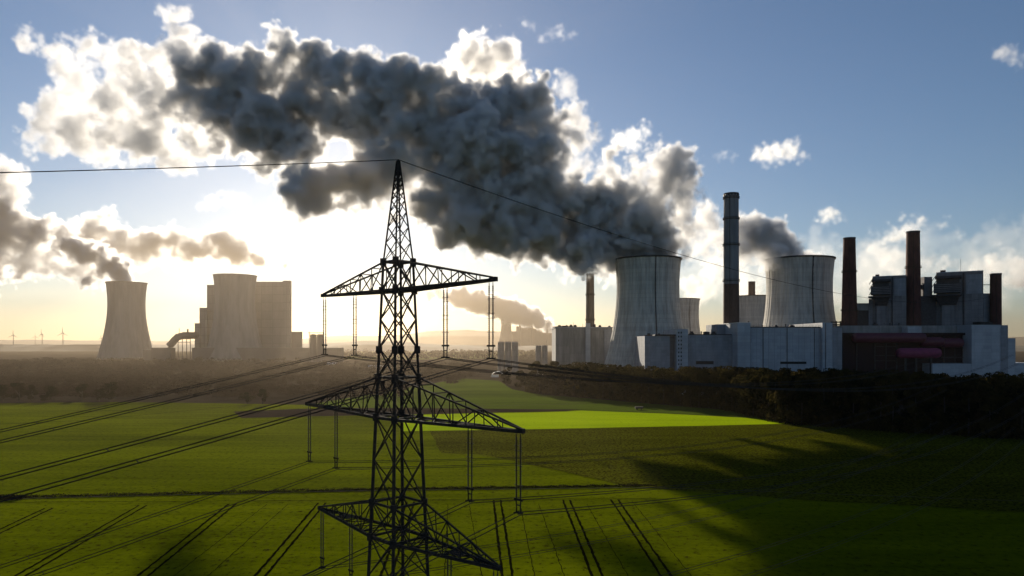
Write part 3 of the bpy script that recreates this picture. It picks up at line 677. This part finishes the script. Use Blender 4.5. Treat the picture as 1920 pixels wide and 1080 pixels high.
# ------------------------------------------------------------------ wind turbines, greenhouses, small field objects
def turbine():
    root = thing('wind_turbine', 'x', 'wind turbine', (0,0,0), 'wind turbines on the left horizon')
    MB().lathe(0, 0, [(2.4,0),(1.4,85)], 12).build('tower', M['boiler'], root)
    nb = MB(); nb.box(-1.6, 1.6, -4, 5, 84.5, 88); nb.build('nacelle', M['boiler'], root)
    for k in range(3):
        a = R(90 + k*120); b = MB(); dv = Vector((math.cos(a), 0, math.sin(a)))
        b.tube([Vector((0,-4.6,86.2)), Vector((0,-4.6,86.2))+dv*6, Vector((0,-4.6,86.2))+dv*30], [1.3,1.6,.4], 6); b.build('blade', M['boiler'], root)
    return root
t0 = turbine()
for i, (px, Y, s_, rot, lab) in enumerate([(25, 3600, .92, .3, 'wind turbine farthest left on the horizon'), (79, 3800, 1.0, -.4, 'wind turbine halfway between the left frame edge and the left tower'),
        (118, 3600, 1.05, .1, 'wind turbine nearest on the left of the lone smoking tower'), (66, 5200, 1.0, .6, 'smaller wind turbine left of the pair near the lone tower'), (190, 4300, .8, -.2, 'wind turbine just beside the lone smoking cooling tower')]):
    o = t0 if i == 0 else copy_tree(t0)
    o.location = (PX(px, Y), Y, 0); o.scale = (s_,)*3; o.rotation_euler.z = rot; o['label'] = lab

def greenhouse(px0, px1, py, Y, label):
    root = thing('greenhouse', label, 'greenhouse', (PX((px0+px1)/2, Y), Y, 0), 'greenhouses'); x0, x1 = PX(px0,Y), PX(px1,Y)
    MB().box(x0, x1, Y, Y+12, 0, 2.4).build('wall', M['white'], root)
    rr = MB(); rr.add([(x0-.3,Y-.3,2.41),(x1+.3,Y-.3,2.41),(x1+.3,Y+12.3,2.41),(x0-.3,Y+12.3,2.41),(x0-.3,Y+6,4.6),(x1+.3,Y+6,4.6)], [(0,1,5,4),(2,3,4,5),(0,4,3),(1,2,5),(0,3,2,1)])
    rr.build('roof', GLOSS, root)
GLOSS = mat('shiny_glass_roof', (.8,.8,.8), .12, var=.1, scale=.2, spec=1.0)
greenhouse(612, 637, 664, 1150, 'shiny white greenhouse at the left of the pylon behind the hanging strings')
greenhouse(690, 737, 672, 1020, 'shiny white greenhouse right behind the pylon legs')
ar = thing('arched_tent', 'white arched tent at the left end of the wood', 'tent', (PX(932, 760), 760, 0))
am = MB(); Yt = 760; r_ = 7.0; x_ = PX(933, Yt)
pts = [(x_ + r_*math.cos(t)*1.05, r_*.85*math.sin(t)) for t in np.linspace(0, math.pi, 14)]
vsx = [(x, Yt, z) for x, z in pts] + [(x, Yt+12, z) for x, z in pts] + [(x*1.0+(x_-x)*.08, Yt, z*.92) for x, z in pts] + [(x+(x_-x)*.08, Yt+12, z*.92) for x, z in pts]
am.add(vsx, [(i,i+1,15+i,14+i) for i in range(13)] + [(28+i,42+i,43+i,29+i) for i in range(13)] + [(i,28+i,29+i,i+1) for i in range(13)])
am.build('canopy', M['white'], ar)
MB().box(x_-6, x_+1, Yt-3, Yt+6, 0, 2.2).build('side_panel', M['white'], ar)
sh = thing('field_trailer', 'small dark trailer parked on the grass track below the wood', 'trailer', (PX(1198, 388), 388, .1))
MB().box(PX(1191,388), PX(1206,388), 387, 389.2, .7, 1.7).build('load_bed', M['dark'], sh)
for px in (1194, 1202):
    tw = MB(); tw.tube([(PX(px,388), 386.8, .55), (PX(px,388), 387.1, .55)], .45, 14); tw.build('wheel', M['dark'], sh)
ps = MB(); ps.lathe(PX(1101,505), 505, [(.5,0),(.5,2.6),(.7,2.7),(.7,3.6),(.2,3.9)], 10); tag(ps.build('marker_post', M['white']), 'small white marker post at the foot of the wood', 'post')

# ------------------------------------------------------------------ trees
def crown_pts(cx, cy, zb, zt, rad, n, rnd, clumps=11):
    c0 = np.column_stack([rnd.normal(0,.5,clumps)*rad, rnd.normal(0,.5,clumps)*rad, zb + (zt-zb)*np.clip(rnd.beta(2,1.6,clumps),.08,.93)])
    rr = rad*rnd.uniform(.32,.6,clumps); taper = 1-.55*np.clip((c0[:,2]-zb)/(zt-zb)-.4,0,1)
    c0[:,:2] *= taper[:,None]; k = rnd.integers(0,clumps,n)
    d = rnd.normal(size=(n,3)); d /= np.linalg.norm(d,axis=1)[:,None]; d *= (rnd.uniform(.35,1.0,n)**.6)[:,None]
    p = c0[k] + d*rr[k][:,None]*np.array([1,1,.8]); p[:,2] = np.clip(p[:,2], zb*.6, zt)
    return p + np.array([cx,cy,0])
rg = np.random.default_rng(11)
# the wood that hides the foot of the plant: one mass
edge = [(2,552),(30,505),(58,470),(95,425),(120,395),(132,318),(190,272),(300,262),(520,268)]
def edgeY(x):
    return np.interp(x, [e[0] for e in edge], [e[1] for e in edge])
vs = []; trunks = MB(); count = 0
random.seed(4)
E = np.array(edge, float); seg = np.diff(E, axis=0); sl = np.hypot(seg[:,0], seg[:,1]); cum = np.insert(np.cumsum(sl), 0, 0)
for row in range(9):
    a = random.uniform(0, 5)
    while a < cum[-1]:
        k = min(np.searchsorted(cum, a, 'right')-1, len(sl)-1); p = E[k] + seg[k]*(a-cum[k])/sl[k]
        k2 = min(len(sl)-1, k+1); f_ = (a-cum[k])/sl[k]; dr = seg[k]/sl[k]*(1-f_*.5) + seg[k2]/sl[k2]*f_*.5; dr /= np.hypot(*dr)
        xx, Y = p + np.array([-dr[1], dr[0]])*(row*8.5) + np.array([random.uniform(-2,2), random.uniform(-2,2)])
        px = CX + F*xx/Y
        if px < 2010 and Y < (535 if px < 1205 else 478):
            capz = PZ(690 + 12*np.clip((px-1300)/600,0,1) - 12*np.clip((1250-px)/250,0,1), Y) + random.uniform(-4.0,1.6)
            h = min(25*random.uniform(.8,1.1), max(8, capz))
            n = 2300 if row == 0 else (1400 if row < 3 else 900)
            vs.append(leafcloud(crown_pts(xx, Y, .6 if row < 2 else h*.35, h, random.uniform(3.4,6.0), n, rg, 14), .58, rg)); count += 1
            if row == 0: trunks.tube([(xx,Y,0),(xx+.3,Y,h*.45),(xx,Y,h*.8)], [.35,.25,.08], 6)
            if row < 3:
                q = rg.uniform(-1,1,(420,3))*np.array([4.5,3.5,0]) + np.array([xx,Y,0]); q[:,2] = rg.beta(1,1.4,420)*7; vs.append(leafcloud(q, .5, rg))
        a += 6.3
print('wood', count)
wd = leaf_object('forest', np.concatenate(vs), M['leaf_dark']); tag(wd, 'dark dense wood in front of the power station on the right', 'wood', kind='stuff')
trunks.build('trunks', M['bark'], wd)['kind'] = 'stuff'
# scrub and bare woodland on the left middle distance
vs = []
for i in range(1500):
    Y = 480*(1400/480)**(random.random()**1.1); px = random.uniform(-120, 880)
    if px > 760 and Y < 640: continue
    if 560 < px and Y > 1150: continue
    x = PX(px, Y); h = random.uniform(1.5,6.5)*(1+.4*(Y>800))*(1.35 if random.random() < .12 else 1); nn = int(330*min(1, 650/Y)+90)
    vs.append(leafcloud(crown_pts(x, Y, .3, h, random.uniform(3,8)*(1+.6*(Y>700)), nn, rg, 9), .48*(Y/600)**.8, rg))
for i in range(260):
    Y = random.uniform(1600, 2800); px = random.uniform(560, 1010); x = PX(px, Y)
    vs.append(leafcloud(crown_pts(x, Y, .3, random.uniform(5,14), random.uniform(6,18), 70, rg, 7), 2.2, rg))
tag(leaf_object('woodland', np.concatenate(vs), M['leaf_brown']), 'brown scrubby woodland in the haze below the left power station', 'woodland', kind='stuff')

def tree(px, pyb, hpx, wpx, label, m='leaf_hedge', group='trees at the field edge', n=3200, leaf=.27, zb=.12, name='field_tree'):
    x, Y = G(px, pyb); h = hpx/F*Y; rd = wpx/2/F*Y
    root = thing(name, label, 'tree', (x, Y, 0), group); rn = random.Random(int(px*7+pyb)); g = np.random.default_rng(int(px*3+pyb))
    tk_ = MB(); tk_.tube([(x,Y,0),(x+.15,Y,h*.35),(x-.1,Y,h*.7)], [h*.035,h*.025,h*.01], 7)
    for k in range(6):
        a = rn.uniform(0,6.28); z0_ = h*rn.uniform(.25,.5); tk_.tube([(x,Y,z0_),(x+rd*.55*math.cos(a),Y+rd*.55*math.sin(a),z0_+h*.25)], [h*.014,h*.005], 5)
    tk_.build('trunk', M['bark'], root)
    leaf_object('crown', leafcloud(crown_pts(x,Y,h*zb,h,rd*.85,n,g,13), leaf*max(.6,h/10), g), M[m], root)
for a in [(6,752,30,36,'dark bushy tree cut by the left frame edge'), (36,751,33,30,'dark tree second from the left frame edge in the field edge row'), (60,752,30,22,'narrow dark tree at the right end of the leftmost clump'),
          (100,752,30,32,'round dark tree standing alone between the leftmost clump and the next tree'), (154,750,30,28,'compact round tree left of the largest field edge tree'),
          (186,752,22,20,'low bush pressed against the largest field edge tree'), (206,753,36,38,'largest dark round tree of the field edge row on the left'),
          (464,757,22,22,'small dark tree left of its twin at the tip of the ploughed strip'), (492,758,28,22,'small taller dark tree beside the tip of the ploughed strip'), (82,753,12,18,'tiny low bush in the field edge row')]:
    tree(*a)
tree(1074, 742, 38, 34, 'pale yellowish bush in front of the dark wood', 'leaf_yellow', None, 1500, .5, .1)
tree(950, 722, 34, 26, 'rounded dark tree beside the white arched tent', 'leaf_hedge', None, 1500, .5, .1)
tree(978, 730, 42, 30, 'olive tree at the left tip of the wood', 'leaf_dark', None, 1500, .5, .1)

# ------------------------------------------------------------------ steam, smoke and clouds: real volumes
def vnoise(shape, period, seed, octaves=4, gain=.55):
    rn = np.random.default_rng(seed); out = np.zeros(shape, np.float32); amp = 1.0; tot = 0
    for o_ in range(octaves):
        p = max(period/2**o_, 1.6)
        lat = rn.uniform(-1, 1, [int(s/p)+3 for s in shape]).astype(np.float32)
        for ax in range(3):
            c_ = np.arange(shape[ax], dtype=np.float32)/p + rn.uniform(0, 1); i = c_.astype(int); f = c_-i; f = f*f*(3-2*f)
            sh_ = [1,1,1]; sh_[ax] = -1; f = f.reshape(sh_).astype(np.float32)
            lat = np.take(lat, i, axis=ax)*(1-f) + np.take(lat, i+1, axis=ax)*f
        out += amp*lat; tot += amp; amp *= gain
    return out/tot*1.6

def blur(a, k):
    for ax in range(3):
        cs = np.cumsum(np.insert(np.pad(a, [(k,k) if q == ax else (0,0) for q in range(3)], mode='edge'), 0, 0, axis=ax), axis=ax, dtype=np.float64)
        n_ = cs.shape[ax]; a = ((np.take(cs, np.arange(2*k+1, n_), axis=ax) - np.take(cs, np.arange(0, n_-2*k-1), axis=ax))/(2*k+1)).astype(np.float32)
    return a

def vol_mat(name, dens, col, g):
    m = bpy.data.materials.new(name); m.use_nodes = True; t = m.node_tree; t.nodes.remove(t.nodes['Principled BSDF'])
    v = N(t, 'ShaderNodeVolumePrincipled'); v.inputs['Color'].default_value = (*col, 1); v.inputs['Density'].default_value = dens; v.inputs['Anisotropy'].default_value = g
    t.links.new(v.outputs[0], t.nodes['Material Output'].inputs['Volume']); return m

def cloud_volume(name, blobs, Y0, vox, m, seed, soft=6.0, amp=.18, thin_amp=.55, n2=14, n3=7, holes=(), depth=1.0, rs=1.1, drift=(0,0), warp=.45, edge=.16):
    """blobs: (px, py, radius_px, weight[, depth offset in radii]). Puffs on puffs on puffs, bent by a turbulent warp and frayed by noise. Returns one object carrying a density grid."""
    rn = random.Random(seed); prim = []
    for b in blobs:
        Yb = Y0 + (drift[0]-b[0])*drift[1]; sc_ = Yb/F
        dy = (b[4] if len(b) > 4 else rn.uniform(-.5,.5))*b[2]*sc_*depth
        prim.append((PX(b[0],Yb), Yb+dy, PZ(b[1],Yb), b[2]*sc_*rs, b[3]))
    sph = []
    for (x,y,z,r,w_) in prim:
        sph.append((x,y,z,r,w_))
        for i in range(n2):
            d = Vector((rn.gauss(0,1), rn.gauss(0,1), rn.gauss(0,1))).normalized(); r2 = r*rn.uniform(.18,.58)
            p = Vector((x,y,z)) + d*(r*rn.uniform(.65,.95)); sph.append((*p, r2, w_))
            for j in range(n3):
                e = (d*.5 + Vector((rn.gauss(0,1), rn.gauss(0,1), rn.gauss(0,1))).normalized()).normalized(); r3 = r2*rn.uniform(.22,.5)
                sph.append((*(p + e*(r2*rn.uniform(.75,1.0))), r3, w_))
    A = np.array(sph); rm = float(np.median([p[3] for p in prim])); mg = vox*3 + rm*warp*.5
    lo = (A[:,:3]-A[:,3:4]).min(0)-mg; hi = (A[:,:3]+A[:,3:4]).max(0)+mg
    n_ = np.ceil((hi-lo)/vox).astype(int)+1; hi = lo+(n_-1)*vox
    Fd = np.full(n_, -1e3, np.float32); Wt = np.zeros(n_, np.float32)
    ax = [(lo[k]+np.arange(n_[k])*vox).astype(np.float32) for k in range(3)]
    wv = [vnoise(n_, rm*.9/vox, seed+11+k, 4, .5)*(rm*warp) for k in range(3)]
    PXX = wv[0] + ax[0][:,None,None]; PYY = wv[1] + ax[1][None,:,None]; PZZ = wv[2] + ax[2][None,None,:]; wm = rm*warp
    for (x,y,z,r,w_) in sph:
        rr = r+3*vox+wm*.8; i0 = [max(0,int((q-rr-lo[k])/vox)) for k,q in enumerate((x,y,z))]; i1 = [min(n_[k],int((q+rr-lo[k])/vox)+2) for k,q in enumerate((x,y,z))]
        s_ = tuple(slice(a,b) for a,b in zip(i0,i1))
        d = r - np.sqrt((PXX[s_]-x)**2 + (PYY[s_]-y)**2 + (PZZ[s_]-z)**2)
        up = d > Fd[s_]; Fd[s_] = np.where(up, d, Fd[s_]); Wt[s_] = np.where(up, w_, Wt[s_])
    del PXX, PYY, PZZ, wv
    Wt = blur(Wt, max(1, int(rm*.3/vox)))
    n1 = vnoise(n_, rm*1.2/vox, seed+1, 4); n2_ = vnoise(n_, rm*.5/vox, seed+2, 5, .62)
    thin = np.clip(1-Wt,0,1)
    Fd = Fd + rm*(amp+(thin_amp-amp)*thin)*(n1*.6+n2_*.5) + rm*edge*(n2_ - .15)
    if holes:
        Yg = ax[1][None,:,None]; pxg = CX + F*ax[0][:,None,None]/Yg; pyg = HZ - F*(ax[2][None,None,:]-CH)/Yg
        for (hx,hy,hr) in holes:
            dd = (np.sqrt((pxg-hx)**2 + (pyg-hy)**2) - hr)*(Y0/F); Fd = np.minimum(Fd, dd + .5*hr*Y0/F*n2_)
    t = np.clip(Fd/soft, 0, 1); D = (t**1.4)*Wt*np.clip(1+.8*n2_+1.0*n1, .06, 2.6)
    D = D.astype(np.float32); D[[0,-1]] = 0; D[:,[0,-1]] = 0; D[:,:,[0,-1]] = 0
    me = bpy.data.meshes.new(name); cnt = int(n_.prod()); me.vertices.add(cnt)
    co = np.empty((*n_,3), np.float32)
    co[...,0] = ax[0][:,None,None]; co[...,1] = ax[1][None,:,None]; co[...,2] = ax[2][None,None,:]
    me.vertices.foreach_set('co', co.ravel()); at = me.attributes.new('vapour','FLOAT','POINT'); at.data.foreach_set('value', D.ravel())
    # the values ride on the points of a mesh that is only read by the nodes; they turn them into a density grid
    src = bpy.data.objects.new(name+'_grid', me)          # numbers only, never linked into the scene
    vd = bpy.data.volumes.new(name); vd.materials.append(m)
    o = bpy.data.objects.new(name, vd); COL.objects.link(o)
    ng = bpy.data.node_groups.new(name+'_nodes', 'GeometryNodeTree')
    ng.interface.new_socket('Geometry', in_out='INPUT', socket_type='NodeSocketGeometry'); ng.interface.new_socket('Geometry', in_out='OUTPUT', socket_type='NodeSocketGeometry')
    gi = ng.nodes.new('NodeGroupInput'); go = ng.nodes.new('NodeGroupOutput')
    pos = ng.nodes.new('GeometryNodeInputPosition'); sub = ng.nodes.new('ShaderNodeVectorMath'); sub.operation = 'SUBTRACT'; sub.inputs[1].default_value = lo
    dv = ng.nodes.new('ShaderNodeVectorMath'); dv.operation = 'SCALE'; dv.inputs['Scale'].default_value = 1/vox
    sx = ng.nodes.new('ShaderNodeSeparateXYZ')
    ng.links.new(pos.outputs[0], sub.inputs[0]); ng.links.new(sub.outputs[0], dv.inputs[0]); ng.links.new(dv.outputs[0], sx.inputs[0])
    def math_(op, a, b):
        q = ng.nodes.new('ShaderNodeMath'); q.operation = op
        for s_, v_ in zip(q.inputs, (a, b)):
            if v_ is None: continue
            if isinstance(v_, (int, float)): s_.default_value = v_
            else: ng.links.new(v_, s_)
        return q.outputs[0]
    ix, iy, iz = [math_('ROUND', sx.outputs[q], None) for q in range(3)]
    idx = math_('ADD', math_('MULTIPLY', math_('ADD', math_('MULTIPLY', ix, float(n_[1])), iy), float(n_[2])), iz)
    na = ng.nodes.new('GeometryNodeInputNamedAttribute'); na.data_type = 'FLOAT'; na.inputs['Name'].default_value = 'vapour'
    si = ng.nodes.new('GeometryNodeSampleIndex'); si.data_type = 'FLOAT'; si.domain = 'POINT'; si.clamp = True
    oi = ng.nodes.new('GeometryNodeObjectInfo'); oi.inputs['Object'].default_value = src
    ng.links.new(oi.outputs['Geometry'], si.inputs['Geometry']); ng.links.new(na.outputs[0], si.inputs['Value']); ng.links.new(idx, si.inputs['Index'])
    vc = ng.nodes.new('GeometryNodeVolumeCube')
    ng.links.new(si.outputs[0], vc.inputs['Density']); vc.inputs['Min'].default_value = lo; vc.inputs['Max'].default_value = hi
    for q, nm in enumerate(('Resolution X','Resolution Y','Resolution Z')): vc.inputs[nm].default_value = int(n_[q])
    sm = ng.nodes.new('GeometryNodeSetMaterial'); sm.inputs['Material'].default_value = m
    ng.links.new(vc.outputs[0], sm.inputs[0]); ng.links.new(sm.outputs[0], go.inputs[0])
    md = o.modifiers.new('vapour', 'NODES'); md.node_group = ng
    print(name, list(n_), cnt)
    return o

STEAM = vol_mat('steam', .33, (.985,.985,.99), .34)
PLUME = [(880,415,44,1.6),(925,412,44,1.6),(960,430,36,1.6),(845,405,36,1.4),(1000,440,34,1.6), # (px, py, r, weight)
 (1225,486,30,1.7,-.1),(1160,478,26,1.7,-.8),(1185,470,30,1.7,-.8),(1150,470,24,1.7,-.5),(1175,492,14,1.7,-2.2),(1090,480,22,1.7),(1030,478,20,1.7),(970,478,18,1.7),(1130,455,30,1.7),(1195,478,32,1.7,-.3),(1225,455,36,1.7),(1190,445,38,1.7),(1255,460,26,1.7),(1215,470,34,1.7),(1248,470,24,1.7),(1165,482,22,1.7,-.9),(1180,440,42,1.7),(1140,468,34,1.7),(1240,440,36,1.7),(1100,470,36,1.7),(1100,425,50,1.7),(1055,465,34,1.7),(1005,462,34,1.7),(1010,405,58,1.7),(955,452,34,1.7),(900,440,38,1.3),(950,385,56,1.3),(860,425,36,1.3),(832,440,28,1.3),(880,370,55,1.3),(815,390,36,1.3),(845,330,55,1),
 (1250,325,50,0.6),(1235,285,24,0.6),(1288,345,28,0.8),(1140,300,22,0.61),(1150,330,26,0.77),(1195,355,40,0.6),(1210,395,44,0.75),(1275,395,34,0.5),(1150,385,42,1.3),(1305,430,32,0.42),(1325,400,24,0.37),(1300,470,26,0.31),(1340,455,26,0.27),
 (980,195,52,1),(1010,240,48,1),(930,205,48,1),(1010,290,44,1),(960,285,62,1),(1040,345,40,1.3),(1075,365,36,1.3),(1000,350,56,1.3),(900,300,62,1),(1100,385,36,1.3),
 (865,205,52,1),(805,190,52,1),(750,170,50,1),(695,150,46,1),(640,140,44,1),(585,125,42,1),(540,100,34,1),(522,72,24,0.95),(510,140,30,0.66),(560,185,50,1),(620,200,54,1),(690,220,54,1),(760,245,54,1),(825,265,54,1),(480,205,42,1),
 (450,145,42,0.88),(400,125,42,0.83),(355,135,36,0.72),(420,185,46,0.95),(375,205,36,0.77),(500,245,52,1),(440,235,40,0.88),(400,262,26,0.66),(555,280,40,1),(500,292,28,0.88),(700,300,36,1),(735,320,40,1),(780,310,42,1),(470,300,16,0.55),
 (600,370,42,1,-1.5),(560,345,22,1,-2.4),(655,335,30,1,-1.8),(700,330,40,1),(665,395,22,0.7,-2.4),(590,400,24,1,-2.4),(570,365,24,1,-2.4),(620,400,20,1,-2.6),(640,365,32,1,-1.8),(685,345,40,1,-1.4),(725,375,30,0.55),(610,330,22,0.66),(650,318,22,0.55),(770,365,34,0.88),(740,400,22,0.44),
 (332,40,22,0.27),(320,80,34,0.29),(285,105,36,0.26),(340,110,36,0.37),(235,115,30,0.22),(190,100,26,0.19),(150,85,18,0.15),(70,78,24,0.17),(105,92,20,0.14),(130,130,26,0.14),(160,160,34,0.14),(110,195,34,0.19),(70,215,28,0.17),(140,240,40,0.24),(190,215,40,0.22),(95,260,34,0.19),(180,275,36,0.19),(240,190,42,0.24),(240,250,40,0.26),(295,215,40,0.29),(290,270,36,0.26),(330,190,36,0.42),(345,260,30,0.29),(270,150,40,0.26),(210,160,30,0.15),(320,300,26,0.17),(380,285,26,0.42),
 (1075,215,26,0.2),(1085,265,30,0.26),(1075,310,28,0.27),(1105,320,26,0.24),(1060,170,18,0.12),(1120,350,24,0.42)]
o = cloud_volume('steam_plume', PLUME, 577, 1.25, STEAM, 21, soft=6, amp=.13, thin_amp=.55, rs=1.07, edge=.25, n2=16, n3=9, drift=(1215,.055), holes=((636,285,24),))
tag(o, 'huge dark backlit steam plume drifting left from the left ribbed cooling tower', 'steam plume')
PB = [(1495,478,14,1,0),(1530,482,10,.8,0),(1510,484,11,.9,0),(1475,466,20,1),(1452,456,24,1),(1462,440,15,1),(1430,446,26,1),(1405,438,24,1),(1415,424,18,1),(1390,420,15,.9),(1480,452,13,1),(1385,450,28,.8),(1395,475,20,.35),(1440,486,16,.6,-2.2),(1455,498,12,.35,-2.9),(1425,482,18,.35),(1365,462,22,.35,-1.0),(1352,440,22,.2),(1372,478,20,.22),(1550,484,7,.5,0)]
o = cloud_volume('steam_plume', PB, 577, 1.1, STEAM, 33, soft=5, amp=.12, thin_amp=.5, rs=1.4, edge=.08)
tag(o, 'shorter grey steam plume drifting from the right ribbed cooling tower to the tall chimney', 'steam plume')
STEAM2 = vol_mat('steam_far', .40, (.98,.98,.985), .42)
PL = [(238,526,14,1.3,0),(229,516,15,1.3,0),(219,505,16,1.3,0),(206,494,17,1.2),(190,482,17,1),(170,472,18,1),(148,466,18,1),(126,463,15,1),(106,460,12,.8),(75,437,22,.5),(50,436,28,.25),(20,395,24,.5),(5,400,26,.4),(15,440,28,.25),(185,508,16,.4),(168,532,14,.4),(195,522,12,.35),(140,496,24,.2),(95,495,26,.16),(55,490,26,.16),(30,518,14,.5),(10,480,28,.18),(60,465,24,.2),(-20,420,36,.25),(-40,480,36,.25),(20,360,30,.12),(0,325,30,.1),(120,440,16,.3),(90,425,16,.2)]
o = cloud_volume('steam_plume', PL, 1520, 3.2, STEAM2, 45, soft=10, amp=.15, thin_amp=.6, rs=1.18)
tag(o, 'dark smoke curl leaving the lone cooling tower on the left', 'steam plume')
STEAM3 = vol_mat('steam_distant', .16, (.97,.97,.97), .5)
PF = [(1012,603,9,1),(1000,592,9,1),(970,588,14,1),(988,596,12,1),(1022,610,8,.9),(955,580,14,1),(1034,618,6,.7),(952,594,7,1),(975,600,7,1),(960,584,10,1),(938,578,12,1),(918,572,13,.9),(895,566,14,.8),(872,560,14,.6),(850,556,12,.45),(828,552,10,.3),(805,550,9,.2),(985,588,9,.9),(1002,598,8,.9),(990,604,7,.8),(1016,610,6,.7),(1026,616,5,.6),(900,582,8,.4),(970,578,8,.8)]
o = cloud_volume('steam_plume', PF, 4600, 11, STEAM3, 57, soft=18, amp=.15, thin_amp=.4, n2=8, n3=4, rs=1.6, edge=.1)
tag(o, 'faint brown smoke trail of the distant power station right of the pylon', 'steam plume')

CL = vol_mat('cumulus', .02, (.99,.99,.99), .5)
def cloud(blobs, label, seed, vox=16, wgt=1.0, Y0=7000, soft=60):
    o = cloud_volume('cloud', [(b[0],b[1],b[2],b[3]*wgt) for b in blobs], Y0, vox, CL, seed, soft=soft, amp=.3, thin_amp=.75, n2=10, n3=4)
    tag(o, label, 'cloud', 'small clouds in the sky')
cloud([(1425,290,15,.3),(1455,285,20,.4),(1480,278,17,.4),(1495,266,10,.3),(1500,292,12,.25),(1440,300,12,.2)], 'bright white horned cloud right of the tall chimney top', 1)
cloud([(1345,292,8,.12),(1360,287,9,.15),(1375,294,8,.1)], 'tiny wisp left of the bright horned cloud', 2)
cloud([(1540,405,12,.25),(1558,400,13,.35),(1575,412,10,.2)], 'small puffy cloud above the first brick chimney', 3)
cloud([(1670,445,18,.3),(1700,435,20,.3),(1720,415,14,.25),(1690,415,10,.2),(1640,440,10,.15)], 'pale cloud behind the top of the taller brick chimney', 4)
cloud([(1772,422,11,.18),(1800,440,12,.12),(1830,448,8,.1)], 'faint cloud patch right of the taller brick chimney', 5)
cloud([(985,42,10,.14),(975,35,6,.12),(1000,47,8,.12)], 'tiny white scrap high above the main plume', 6)
cloud([(1030,68,11,.09),(1050,62,12,.11),(1070,60,9,.1),(1015,76,8,.07)], 'thin white scrap right of the tiny scrap above the main plume', 7)
cloud([(880,100,26,.4),(910,90,30,.5),(935,105,30,.5),(960,120,24,.4),(900,130,34,.5),(940,140,30,.5),(860,125,22,.3),(975,150,24,.3)], 'bright white cumulus head behind the middle of the main plume', 8)
cloud([(1165,262,16,.3),(1185,258,16,.35),(1205,245,12,.3),(1190,275,14,.25)], 'white pointed cloud behind the right lobes of the main plume', 9)
cloud([(1620,490,20,.25),(1650,478,24,.3),(1680,492,24,.25),(1720,500,26,.25),(1590,505,20,.2),(1640,510,26,.25)], 'low grey white cloud bank behind the left boiler house', 10, wgt=0.4)
cloud([(1800,500,22,.3),(1840,505,26,.5),(1875,505,26,.6),(1910,515,26,.6),(1770,490,18,.25),(1880,490,18,.4)], 'low grey cloud bank behind the right boiler house', 11, wgt=0.5)
cloud([(140,430,22,.5),(180,425,28,.7),(210,440,28,.8),(235,465,30,.7),(265,480,22,.3),(160,455,26,.5)], 'brownish cumulus directly above the lone smoking tower', 12, wgt=1.6)
cloud([(285,455,28,.8),(305,470,26,.9),(330,450,26,.7),(350,470,24,.5),(270,475,20,.6)], 'grey bellied cumulus left of the boiler block', 13, wgt=1.6)
cloud([(385,462,26,.9),(415,456,28,.9),(445,470,26,.9),(410,476,20,.8),(465,478,18,.7),(360,480,18,.5),(430,445,18,.5)], 'grey bellied cumulus over the boiler block', 14, wgt=1.6)
cloud([(485,485,15,.9),(500,492,18,.9),(520,497,16,.9),(470,478,12,.7),(530,490,10,.6)], 'small dark cumulus right of the boiler block', 15, wgt=2.6)
cloud([(400,380,14,.15),(430,372,16,.18),(455,375,12,.12),(380,385,10,.1)], 'thin bright cloud veil under the left part of the main plume', 16)
cloud([(1880,98,14,.12),(1905,100,16,.15),(1925,104,14,.12)], 'thin cloud at the right frame edge high in the sky', 17)
cloud([(1055,525,12,.12),(1075,520,14,.14),(1130,505,22,.2),(1150,520,20,.15),(1040,530,10,.1),(1310,540,30,.2),(1340,520,30,.2),(1400,540,30,.15)], 'pale low clouds behind the left ribbed tower', 18)

rv = random.Random(77)
cloud([(1290+i*42+rv.uniform(-12,12), 500+rv.uniform(-25,38), rv.uniform(36,58), rv.uniform(.012,.035)) for i in range(16)], 'wide pale veil of cloud low behind the brick chimneys and boiler houses', 19, vox=26, Y0=9000)
# ------------------------------------------------------------------ air
hz = MB().box(-9600, 9600, -450, 9600, -1, 345).build('haze', vol_mat('haze_air', 8e-5, (.46,.38,.29), .66)); hz['kind'] = 'stuff'
tag(hz, 'thin warm haze filling the air over the whole plain', 'haze')
